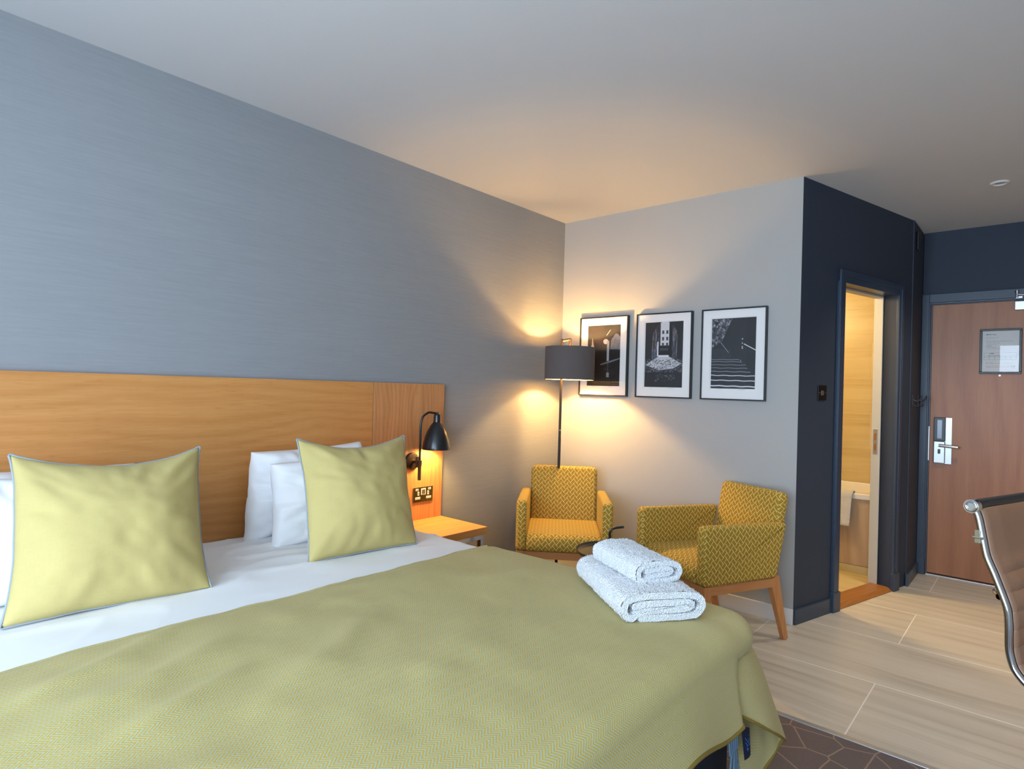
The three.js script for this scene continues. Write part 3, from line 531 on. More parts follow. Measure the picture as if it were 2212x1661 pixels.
{
  // soft creases of the wool: [x, z] to [x, z], half width, height
  const creases = [[0.30, 1.13, 0.66, 0.95, 0.035, 0.010], [0.27, 1.31, 0.72, 1.08, 0.045, 0.012], [0.36, 1.42, 0.62, 1.30, 0.03, 0.009], [0.62, 1.46, 1.03, 1.28, 0.05, 0.010], [0.75, 1.10, 1.10, 1.06, 0.045, 0.008], [0.85, 1.65, 1.24, 1.52, 0.06, 0.008], [1.45, 1.22, 1.78, 1.30, 0.07, 0.008], [0.2, 1.55, 0.5, 1.62, 0.05, 0.010], [1.15, 1.0, 1.5, 1.12, 0.05, 0.006]];
  const wr = (x, z) => {
    let y = 0.006 * fbm(x * 4.5, z * 4.5, 77, 3) + 0.006 * sstep(0.93, 0.97, z) - 0.004;
    const X = x + 0.03 * noise2(x * 6, z * 6, 78), Z = z + 0.03 * noise2(x * 6 + 9, z * 6, 79);
    for (const [x0, z0, x1, z1, w, h] of creases) {
      const dx = x1 - x0, dz = z1 - z0, L2 = dx * dx + dz * dz, t = clamp(((X - x0) * dx + (Z - z0) * dz) / L2, -0.25, 1.25), d = Math.hypot(X - x0 - t * dx, Z - z0 - t * dz);
      y += h * Math.exp(-d * d / (w * w)) * sstep(-0.25, 0.3, t) * sstep(1.25, 0.7, t);
    }
    return y;
  };
  const FX = 1.70;   // where the foot side ends in a fold, with the corner flap behind it
  const bl = bedCloth({ z0: 0.925, zf: 2.045, x0: 0.10, x1: 1.905, rc: 0.12, rr: 0.06, lift: 0.012,
    parts: (P) => { const foot = P.findIndex((q) => q.nz > 0.99 && q.x < FX), side = P.findIndex((q) => q.z > 1.86); return [[0, side], [side, foot + 6], [foot, P.length - 1]]; },
    hem: (p, part) => (part === 1 ? 0.02 : p.nz > 0.72 ? 0.135 + 0.042 * sstep(1.3, 1.66, p.x) + 0.005 * Math.sin(p.x * 13) : 0.2),
    wave: (p, k, part) => (part === 1 ? -0.004 * k : part === 2 && p.nz > 0.5 ? 0.036 * k * sstep(FX, FX - 0.05, p.x) - 0.02 * k * sstep(FX - 0.02, FX, p.x) + 0.005 * k * Math.sin(p.x * 11) : 0.02 * k + 0.006 * k * Math.sin(p.s * 13)), wr });
  const blanket = thing('blanket', 'mustard and grey herringbone wool blanket laid over the foot of the bed', 'blanket', [1.0, 0, 1.5]);
  const wob = (x) => 0.012 * fbm(x * 12, 3, 81, 3) + 0.016 * noise2(x * 2.2, 1, 83);
  const p = bl.geo.attributes.position;   // uneven upper edge
  for (let i = 0; i < p.count; i++) { const z = p.getZ(i); if (z < 1.2) { const x = p.getX(i), k = (1.2 - z) / 0.275; p.setZ(i, z + k * wob(x)); } }
  // corner flap: outer layer from behind the fold to the ridge, inner layer folded back under it
  const cur = (pts) => new THREE.CatmullRomCurve3(pts.map((q) => V(...q)));
  const oL = cur([[1.70, 0.545, 2.028], [1.668, 0.48, 2.04], [1.65, 0.405, 2.045]]), oR = cur([[1.876, 0.55, 1.985], [1.91, 0.47, 2.018], [1.962, 0.33, 2.055], [2.012, 0.19, 2.082]]);
  const sheet = (A, B, bulge, s0) => thick(30, 30, grid(30, 30, (u, v) => { const a = A.getPoint(v), b = B.getPoint(v), q = a.lerp(b, u); return [q.x, q.y, q.z + bulge * Math.sin(Math.PI * u) * (0.3 + 0.7 * v) + 0.004 * noise2(u * 4, v * 3, s0), u * 0.33 + 0.1 * v, v * 0.4 + u * 0.22]; }, true), 0.005);
  const outer = sheet(oL, oR, 0.03, 91);
  const iL = cur([[1.70, 0.42, 2.03], [1.715, 0.30, 2.033], [1.745, 0.19, 2.035], [1.785, 0.115, 2.037]]), iR = cur([[1.94, 0.40, 2.0], [1.965, 0.32, 2.03], [1.99, 0.25, 2.052], [2.012, 0.19, 2.072]]);
  const inner = sheet(iL, iR, 0.006, 95);
  bl.geo.computeVertexNormals();
  const g2 = mergeVertices((() => { const g = bl.geo.clone(); g.deleteAttribute('normal'); return g; })(), 1e-4); g2.computeVertexNormals();
  mesh('cloth', local(g2, blanket), M.wool, blanket);
  const f1 = mesh('corner_flap', local(outer, blanket), M.wool, blanket), f2 = mesh('corner_flap', local(inner, blanket), M.wool, blanket);
  const edge = []; for (let i = 0; i <= 80; i++) { const x = mix(0.16, 1.86, i / 80), z = 0.925; edge.push([x, bl.yTop(x, z) - 0.001, z + wob(x)]); }
  mesh('edge', local(tube(edge, 0.0038, 160, 8), blanket), M.wool, blanket);
  const foot = bl.P.filter((q) => q.nz > 0.99 && q.x < FX - 0.012);
  mesh('hem', local(tube(foot.map((q) => bl.point(q, 1, 2).slice(0, 3)), 0.005, 200, 8), blanket), M.woolEdge, blanket);
  mesh('hem', local(tube(Array.from({ length: 12 }, (_, k) => { const a = oL.getPoint(1), b = oR.getPoint(1), q = a.lerp(b, k / 11); q.z += 0.03 * Math.sin(Math.PI * k / 11) - 0.002; return q; }), 0.0045, 60, 8), blanket), M.woolEdge, blanket);
  mesh('hem', local(tube(Array.from({ length: 12 }, (_, k) => { const a = iL.getPoint(1), b = iR.getPoint(1), q = a.lerp(b, k / 11); q.z += 0.006 * Math.sin(Math.PI * k / 11); return q; }), 0.0045, 60, 8), blanket), M.woolEdge, blanket);
  // fringe along the blanket's end, a few twisted tassels in view
  const fr = []; for (let k = 0; k < 16; k++) { const a = iL.getPoint(0.25 + 0.75 * k / 15), lean = (rnd() - 0.5) * 0.02; fr.push(tube([[a.x + 0.004, a.y, a.z], [a.x - 0.012, a.y - 0.02, a.z + 0.002], [a.x - 0.022 + lean, a.y - 0.052, a.z + 0.004], [a.x - 0.026 + lean * 1.6, a.y - 0.088 - 0.012 * rnd(), a.z + 0.004]], 0.0032, 14, 6)); }
  for (let k = 0; k < 5; k++) { const x = 1.645 + k * 0.014; fr.push(tube([[x, 0.372, 2.04], [x - 0.002, 0.335, 2.043], [x + (rnd() - 0.5) * 0.014, 0.285, 2.045]], 0.0034, 14, 6)); }
  const fo = mesh('fringe', local(merge(...fr), blanket), M.fringe, blanket); fo.userData.kind = 'stuff';
  const lab = canvasTexture(96, 128, (c, w, h) => { c.fillStyle = '#0a1230'; c.fillRect(0, 0, w, h); c.strokeStyle = '#2f6fd0'; c.lineWidth = 5; c.beginPath(); c.ellipse(w * 0.62, h * 0.5, 11, 14, 0, 0, 7); c.stroke(); c.lineWidth = 4; for (const [a, b, d, e] of [[0.2, 0.35, 0.42, 0.5], [0.2, 0.5, 0.42, 0.62], [0.25, 0.72, 0.5, 0.72], [0.55, 0.25, 0.75, 0.32], [0.3, 0.6, 0.36, 0.8]]) { c.beginPath(); c.moveTo(w * a, h * b); c.lineTo(w * d, h * e); c.stroke(); } });
  const lg = grid(6, 8, (u, v) => [1.708 + 0.062 * u + 0.016 * v - 0.02 * u * v, 0.345 - 0.028 * u - 0.1 * v + 0.035 * u * v, 2.052 + 0.006 * Math.sin(u * 3) + 0.006 * v, u, 1 - v], true);
  const lo = mesh('sewn_label', local(thick(6, 8, lg, 0.0012), blanket), std({ map: lab, roughness: 0.7 }), blanket); lo.userData.label = 'navy sewn-in label with a blue emblem';
}
// ------------------------------------------------------------------ pillows and cushions
function pillow(c, T0, { ku = 0.08, kv = 0.08, n = 40, wr = 0.004, s = 1, pow = 2.2, ex = 0.62, top = 0, bot = 1, uv = 1 } = {}) {
  const [bl, br, tr, tl] = c.map((q) => V(...q)), w = bl.distanceTo(br), h = bl.distanceTo(tl);
  const nrm = new THREE.Vector3().crossVectors(br.clone().sub(bl), tl.clone().sub(bl)).normalize();
  const at = (u, v) => {
    const a = u * (1 - ku * (1 - v * v) + 0.012 * noise2(v * 3, s, s + 3) * (Math.abs(u))), b = v * (1 - kv * (1 - u * u) * (v > 0 ? 1 + top : bot)) + 0.01 * noise2(u * 3, s, s + 5) * Math.abs(v), U = (a + 1) / 2, W = (b + 1) / 2;
    return bl.clone().multiplyScalar((1 - U) * (1 - W)).addScaledVector(br, U * (1 - W)).addScaledVector(tr, U * W).addScaledVector(tl, (1 - U) * W);
  };
  const side = (sg) => grid(n, n, (i, j) => {
    const e = (t) => Math.sin((t - 0.5) * Math.PI) * 0.35 + (t * 2 - 1) * 0.65;
    const u = e(i), v = e(j), q = at(u, v);
    const f = Math.pow(Math.max(0, 1 - Math.abs(u) ** pow), ex) * Math.pow(Math.max(0, 1 - Math.abs(v) ** pow), ex);
    const edge = Math.max(Math.abs(u), Math.abs(v)), fold = wr * f ** 0.4 * (1.2 * fbm(u * 2.2 + s, v * 2.2, s, 3) + 0.9 * sstep(0.45, 0.95, edge) * noise2(Math.atan2(v, u) * 7, edge * 1.5, s + 9));
    q.addScaledVector(nrm, sg * (f * T0 / 2 + fold * (sg > 0 ? 1 : 0.6)));
    return [q.x, q.y, q.z, u * w / 2 * uv, v * h / 2 * uv];
  }, sg < 0);
  const g = mergeGeometries([side(1), side(-1)]); g.deleteAttribute('normal');
  const m = mergeVertices(g, 1e-5); m.computeVertexNormals();
  const border = []; const K = 28;
  for (let k = 0; k < K; k++) border.push(at(-1 + 2 * k / K, -1)); for (let k = 0; k < K; k++) border.push(at(1, -1 + 2 * k / K)); for (let k = 0; k < K; k++) border.push(at(1 - 2 * k / K, 1)); for (let k = 0; k < K; k++) border.push(at(-1, 1 - 2 * k / K));
  return { g: m, border };
}
function cushion(name, label, category, corners, T0, mat, opt, piping, group) {
  const mid = corners.reduce((a, q) => a.add(V(...q)), V(0, 0, 0)).multiplyScalar(0.25), o = thing(name, label, category, [mid.x, Math.min(corners[0][1], corners[1][1]), mid.z], 0, group), r = pillow(corners, T0, opt);
  mesh('cover', local(r.g, o), mat, o);
  if (piping) mesh('piping', local(tube(r.border, 0.0032, 260, 8, true), o), piping, o);
  return o;
}
cushion('pillow', 'white pillow standing against the headboard behind the right mustard cushion', 'pillow', [[1.165, 0.585, 0.165], [1.80, 0.585, 0.165], [1.765, 0.985, 0.125], [1.205, 0.965, 0.125]], 0.145, M.cotton, { ku: 0.02, kv: 0.05, s: 3, wr: 0.024, pow: 4.5, ex: 0.5 }, null, 'white bed pillows');
cushion('pillow', 'front white pillow directly behind the right mustard cushion', 'pillow', [[1.20, 0.588, 0.35], [1.84, 0.588, 0.35], [1.79, 0.965, 0.27], [1.225, 0.928, 0.265]], 0.155, M.cotton, { ku: 0.02, kv: 0.05, s: 5, wr: 0.024, pow: 4.5, ex: 0.5 }, null, 'white bed pillows');
cushion('pillow', 'white pillow against the headboard behind the left mustard cushion', 'pillow', [[0.16, 0.585, 0.165], [0.79, 0.585, 0.165], [0.775, 0.95, 0.125], [0.18, 0.96, 0.125]], 0.145, M.cotton, { ku: 0.02, kv: 0.05, s: 7, wr: 0.024, pow: 4.5, ex: 0.5 }, null, 'white bed pillows');
cushion('pillow', 'white pillow leaning behind the left mustard cushion at the edge of the photo', 'pillow', [[0.13, 0.578, 0.40], [0.77, 0.578, 0.37], [0.76, 0.93, 0.28], [0.16, 0.975, 0.30]], 0.155, M.cotton, { ku: 0.02, kv: 0.05, s: 9, wr: 0.024, pow: 4.5, ex: 0.5 }, null, 'white bed pillows');
cushion('cushion', 'square mustard cushion with grey piping on the left side of the bed', 'cushion', [[0.318, 0.602, 0.625], [0.825, 0.602, 0.685], [0.862, 1.035, 0.475], [0.347, 1.042, 0.455]], 0.23, M.linen, { ku: 0.085, kv: 0.095, s: 21, wr: 0.014, top: 1.4, bot: 0.2 }, M.piping, 'mustard cushions on the bed');
cushion('cushion', 'square mustard cushion with grey piping beside the bedside lamp', 'cushion', [[1.185, 0.602, 0.645], [1.668, 0.602, 0.69], [1.752, 1.04, 0.475], [1.232, 1.046, 0.455]], 0.23, M.linen, { ku: 0.07, kv: 0.09, s: 33, wr: 0.014, top: 1.4, bot: 0.2 }, M.piping, 'mustard cushions on the bed');
// ------------------------------------------------------------------ towels
function towel(name, label, origin, dirW, W0, L0, layers, t, r0) {
  // folded strip: layers = centre-line polyline in the cross-section [across, up]
  const c = new THREE.CatmullRomCurve3(layers.map(([a, b]) => V(a, b, 0)), false, 'catmullrom', 0.35), n = 260, pts = c.getSpacedPoints(n), up = [], dn = [];
  for (let i = 0; i <= n; i++) { const tg = c.getTangentAt(i / n), nx = -tg.y, ny = tg.x; up.push([pts[i].x + nx * t / 2, pts[i].y + ny * t / 2]); dn.push([pts[i].x - nx * t / 2, pts[i].y - ny * t / 2]); }
  const ring = [...up, ...Array.from({ length: 5 }, (_, k) => { const a = (k + 1) / 6 * Math.PI, tg = c.getTangentAt(1), e = pts[n]; return [e.x + (-tg.y * Math.cos(a) + tg.x * Math.sin(a)) * t / 2, e.y + (tg.x * Math.cos(a) + tg.y * Math.sin(a)) * t / 2]; }), ...dn.reverse(), ...Array.from({ length: 5 }, (_, k) => { const a = (k + 1) / 6 * Math.PI, tg = c.getTangentAt(0), e = pts[0]; return [e.x + (tg.y * Math.cos(a) - tg.x * Math.sin(a)) * t / 2, e.y + (-tg.x * Math.cos(a) - tg.y * Math.sin(a)) * t / 2]; })];
  const m = ring.length, nl = 130;
  const cx = W0 / 2;
  const fuzz = (a, b, s) => 0.0010 * noise2(a * 300, b * 300, s) + 0.0013 * noise2(a * 120, b * 120, s + 1) + 0.0016 * fbm(a * 18, b * 18, s + 2, 2);
  const body = grid(m, nl, (u, v) => {
    const i = Math.round(u * m) % m, q = ring[i], pr = ring[(i + m - 1) % m], nx2 = ring[(i + 1) % m], ex = nx2[0] - pr[0], ey = nx2[1] - pr[1], l = Math.hypot(ex, ey) || 1;
    const z = -v * L0, f = fuzz(i * 0.0025, z, r0);
    const sag = 0.004 * fbm(q[0] * 9 + 3, z * 7, r0 + 4, 2) * (q[1] > 0.03 ? 1 : 0.2);
    return [q[0] - ey / l * f * -1, Math.max(0.0008, q[1] + ex / l * f * -1 + sag), z + 0.004 * noise2(i * 0.13, 1, r0 + 7) * (v < 0.02 || v > 0.98 ? 1 : 0), i * 0.0025, z];
  });
  const cap = (z, s) => { const sh = new THREE.Shape(ring.map((q) => new THREE.Vector2(q[0], Math.max(0.0008, q[1])))); const g = new THREE.ShapeGeometry(sh); g.translate(0, 0, z); if (s < 0) flipTris2(g); return g; };
  const g = merge(body, cap(0, 1), cap(-L0, -1));
  const o = mesh(name, g, M.terry); o.position.set(...origin); o.rotation.y = Math.atan2(-dirW[1], dirW[0]);
  // terry pile: short loops standing out of the cloth
  const smp = new MeshSurfaceSampler(o).setRandomGenerator(rnd).build(), N = 26000, loop = new THREE.ConeGeometry(0.0009, 0.0042, 3, 1, true); loop.translate(0, 0.0014, 0);
  const pile = new THREE.InstancedMesh(loop, M.pileTerry, N), q = V(0, 0, 0), nn = V(0, 0, 0), mm = new THREE.Matrix4(), qt = new THREE.Quaternion(), sc = V(1, 1, 1);
  for (let k = 0; k < N; k++) { smp.sample(q, nn); nn.x += (rnd() - 0.5) * 1.1; nn.y += (rnd() - 0.5) * 1.1; nn.z += (rnd() - 0.5) * 1.1; qt.setFromUnitVectors(V(0, 1, 0), nn.normalize()); const h = 0.6 + 0.7 * rnd(); mm.compose(q, qt, sc.set(1, h, 1)); pile.setMatrixAt(k, mm); }
  pile.name = 'terry_pile'; pile.userData.kind = 'stuff'; pile.castShadow = pile.receiveShadow = true; o.add(pile);
  return tag(o, label, 'towel');
}
function flipTris2(g) { const i = g.index.array; for (let k = 0; k < i.length; k += 3) { const t = i[k]; i[k] = i[k + 1]; i[k + 1] = t; } g.computeVertexNormals(); }
towel('folded_towel', 'large folded white towel lying on the blanket under the smaller one', [1.497, 0.613, 1.782], [0.205, 0.155], 0.26, 0.41,
  [[0.062, 0.0105], [0.12, 0.0105], [0.19, 0.0105], [0.234, 0.015], [0.254, 0.038], [0.244, 0.062], [0.205, 0.0715], [0.12, 0.073], [0.055, 0.071], [0.02, 0.06], [0.010, 0.039], [0.017, 0.018], [0.036, 0.013], [0.056, 0.027], [0.09, 0.031], [0.165, 0.031], [0.205, 0.034], [0.22, 0.042], [0.205, 0.051], [0.15, 0.0515], [0.08, 0.051], [0.042, 0.045]], 0.0192, 3);
towel('folded_towel', 'small folded white towel on top of the larger one', [1.597, 0.694, 1.772], [0.2115, 0.115], 0.16, 0.27,
  [[0.05, 0.009], [0.08, 0.009], [0.115, 0.0095], [0.143, 0.013], [0.155, 0.03], [0.146, 0.049], [0.12, 0.058], [0.075, 0.06], [0.035, 0.057], [0.013, 0.046], [0.009, 0.03], [0.015, 0.015], [0.03, 0.0125], [0.046, 0.023], [0.075, 0.0265], [0.108, 0.028], [0.124, 0.034], [0.108, 0.042], [0.06, 0.0425], [0.036, 0.039]], 0.0165, 13);
// ------------------------------------------------------------------ floor lamp
{
  const C = [3.28, 0, 0.29], l = thing('floor_lamp', 'black floor lamp with a dark drum shade in the corner', 'lamp', [C[0], 0, C[2]]);
  const ox = -0.036, oz = -0.04;   // the pole stands beside the middle of the shade
  mesh('base', lathe([[0, 0], [0.135, 0], [0.138, 0.004], [0.136, 0.014], [0.02, 0.018], [0, 0.018]], 48).translate(ox, 0, oz), M.black, l);
  mesh('pole', merge(rod([ox, 0.015, oz], [ox, 0.95, oz], 0.0095, 16, 0.009), rod([ox, 0.95, oz], [ox, 1.605, oz], 0.0085)), M.darkBronze, l);
  mesh('dimmer', rod([ox - 0.006, 1.0, oz + 0.006], [ox - 0.011, 1.0, oz + 0.011], 0.004), M.steel, l);
  mesh('arm', merge(rod([ox, 1.598, oz], [0, 1.61, 0], 0.0078), rod([0, 1.612, 0], [0, 1.50, 0], 0.0085), new THREE.SphereGeometry(0.0085, 12, 8).translate(ox, 1.603, oz), new THREE.SphereGeometry(0.0085, 12, 8).translate(0, 1.61, 0)), M.bronze, l);
  const R = 0.166, y0 = 1.338, y1 = 1.556;
  mesh('lamp_shade', lathe([[R - 0.002, y0], [R, y0], [R, y1], [R - 0.002, y1]], 72), M.shade, l);
  mesh('lining', lathe([[R - 0.0021, y1 - 0.001], [R - 0.0045, y1 - 0.001], [R - 0.0045, y0 + 0.001], [R - 0.0021, y0 + 0.001]], 72), M.lining, l);
  mesh('spider', merge(...[0, 1, 2].map((k) => rod([0, 1.545, 0], [(R - 0.005) * Math.cos(k * 2.094 + 0.4), 1.545, (R - 0.005) * Math.sin(k * 2.094 + 0.4)], 0.002, 6))), M.steel, l);
  mesh('bulb_holder', rod([0, 1.47, 0], [0, 1.505, 0], 0.017), M.black, l);
  mesh('bulb', new THREE.SphereGeometry(0.028, 20, 14).translate(0, 1.446, 0), M.bulb, l);
  const p = new THREE.PointLight(WARM, LAMP.floor); p.position.set(0, 1.446, 0); p.castShadow = true; l.add(p);
}
// ------------------------------------------------------------------ armchairs
function armchair(label, pos, face) {
  const c = thing('armchair', label, 'armchair', pos, Math.atan2(face[0], face[1]), 'mustard armchairs');
  const W = 0.557, ta = 0.06, dF = 0.373, w = W / 2;
  // arms: profile in (d, y), extruded across
  const arm = (sx) => {
    const s = new THREE.Shape(), q = [[dF, 0.33], [dF, 0.625], [-0.175, 0.612], [-0.112, 0.335]];
    const r = [0.035, 0.035, 0.02, 0.03]; const n = q.length;
    q.forEach((p, i) => { const a = q[(i + n - 1) % n], b = q[(i + 1) % n], u = new THREE.Vector2(a[0] - p[0], a[1] - p[1]).normalize(), v = new THREE.Vector2(b[0] - p[0], b[1] - p[1]).normalize(); const A = [p[0] + u.x * r[i], p[1] + u.y * r[i]], B = [p[0] + v.x * r[i], p[1] + v.y * r[i]]; i ? s.lineTo(...A) : s.moveTo(...A); s.quadraticCurveTo(p[0], p[1], B[0], B[1]); });
    const g = new THREE.ExtrudeGeometry(s, { depth: ta - 0.036, bevelEnabled: true, bevelSize: 0.018, bevelThickness: 0.018, bevelOffset: -0.018, bevelSegments: 5, curveSegments: 10 });
    g.rotateY(-Math.PI / 2); g.translate(sx > 0 ? w - 0.018 : -w + ta - 0.018, 0, 0);   // (d, y, depth) -> (-depth, y, d)
    return metric(g, 'z');
  };
  for (const sx of [-1, 1]) mesh('armrest', arm(sx), M.jacquard, c);
  // seat cushion with a rounded front
  const hw = w - ta - 0.001;
  const sp = [[-0.14, 0.328], [0.33, 0.328], [0.362, 0.334], [0.376, 0.36], [0.372, 0.395], [0.35, 0.42], [0.3, 0.4305], [0.1, 0.428], [-0.14, 0.42]];
  const ss = new THREE.Shape(); ss.moveTo(...sp[0]); ss.lineTo(...sp[1]); ss.splineThru(sp.slice(2).map((q) => new THREE.Vector2(...q))); ss.closePath();
  const sg = new THREE.ExtrudeGeometry(ss, { depth: 2 * hw - 0.024, bevelEnabled: true, bevelSize: 0.012, bevelThickness: 0.012, bevelOffset: -0.012, bevelSegments: 4, curveSegments: 20 }); sg.rotateY(-Math.PI / 2); sg.translate(hw - 0.012, 0, 0);
  mesh('seat', toCreasedNormals(metric(sg, 'x'), 0.8), M.jacquard, c);
  // back: rounded slab that leans
  const bw = hw + 0.002, bh = 0.2175, br = 0.042, bs = new THREE.Shape();
  bs.moveTo(-bw + br, -bh); bs.lineTo(bw - br, -bh); bs.quadraticCurveTo(bw, -bh, bw, -bh + br); bs.lineTo(bw, bh - br); bs.quadraticCurveTo(bw, bh, bw - br, bh); bs.lineTo(-bw + br, bh); bs.quadraticCurveTo(-bw, bh, -bw, bh - br); bs.lineTo(-bw, -bh + br); bs.quadraticCurveTo(-bw, -bh, -bw + br, -bh);
  const bg = new THREE.ExtrudeGeometry(bs, { depth: 0.015, bevelEnabled: true, bevelSize: 0.026, bevelThickness: 0.03, bevelOffset: -0.026, bevelSegments: 7, curveSegments: 10 }); bg.translate(0, 0, -0.0075); bg.rotateX(-0.18); bg.translate(0, 0.545, -0.185);
  mesh('backrest', toCreasedNormals(metric(bg, 'x'), 0.7), M.jacquard, c);
  // wooden frame
  mesh('frame', merge(box(-w + 0.02, w - 0.02, 0.285, 0.3275, 0.325, 0.35, 0.003), box(-w + 0.02, w - 0.02, 0.285, 0.3275, -0.115, -0.09, 0.003), box(w - 0.04, w - 0.012, 0.285, 0.333, -0.1, 0.34, 0.003, 'z'), box(-w + 0.012, -w + 0.04, 0.285, 0.333, -0.1, 0.34, 0.003, 'z')), M.beech, c);
  for (const sx of [-1, 1]) {
    const f = mesh('leg', bar([sx * (w - 0.028), 0.004, 0.335], [sx * (w - 0.028), 0.332, 0.338], 0.03, 0.03, 0.046, 0.046), M.beech, c);
    const r = mesh('leg', bar([sx * (w - 0.028), 0.004, -0.2], [sx * (w - 0.028), 0.336, -0.105], 0.026, 0.028, 0.034, 0.06), M.beech, c);
    mesh('foot', rod([sx * (w - 0.028), 0, 0.335], [sx * (w - 0.028), 0.005, 0.335], 0.011), M.black, f); mesh('foot', rod([sx * (w - 0.028), 0, -0.2], [sx * (w - 0.028), 0.005, -0.2], 0.011), M.black, r);
  }
  return c;
}
armchair('mustard zigzag armchair in the corner in front of the floor lamp', [3.113, 0, 0.395], [-0.799, 0.601]);
armchair('mustard zigzag armchair turned sideways beside the navy wall', [3.26, 0, 1.364], [-0.908, -0.42]);
// ------------------------------------------------------------------ tray table
{
  const t = thing('tray_table', 'small round black tray table with a bent handle between the armchairs', 'side table', [2.70, 0, 1.017]);
  const R = 0.19;
  mesh('tray', lathe([[0, 0.428], [R - 0.014, 0.428], [R, 0.45], [R - 0.0025, 0.4505], [R - 0.0165, 0.4315], [0, 0.4315]], 72), M.trayTop, t);
  const px = 0.125, pz = -0.098;
  mesh('handle_post', tube([[px, 0.004, pz], [px, 0.2, pz], [px, 0.42, pz], [px, 0.505, pz], [px + 0.008, 0.522, pz + 0.009], [px + 0.022, 0.53, pz + 0.024], [px + 0.05, 0.535, pz + 0.056]], 0.007, 90, 12, false, 0.3), M.blackLamp, t);
  mesh('base', lathe([[0, 0], [0.15, 0], [0.152, 0.004], [0.15, 0.008], [0, 0.008]], 48), M.black, t);
  mesh('post', rod([0, 0.006, 0], [0, 0.43, 0], 0.008), M.blackLamp, t);
}
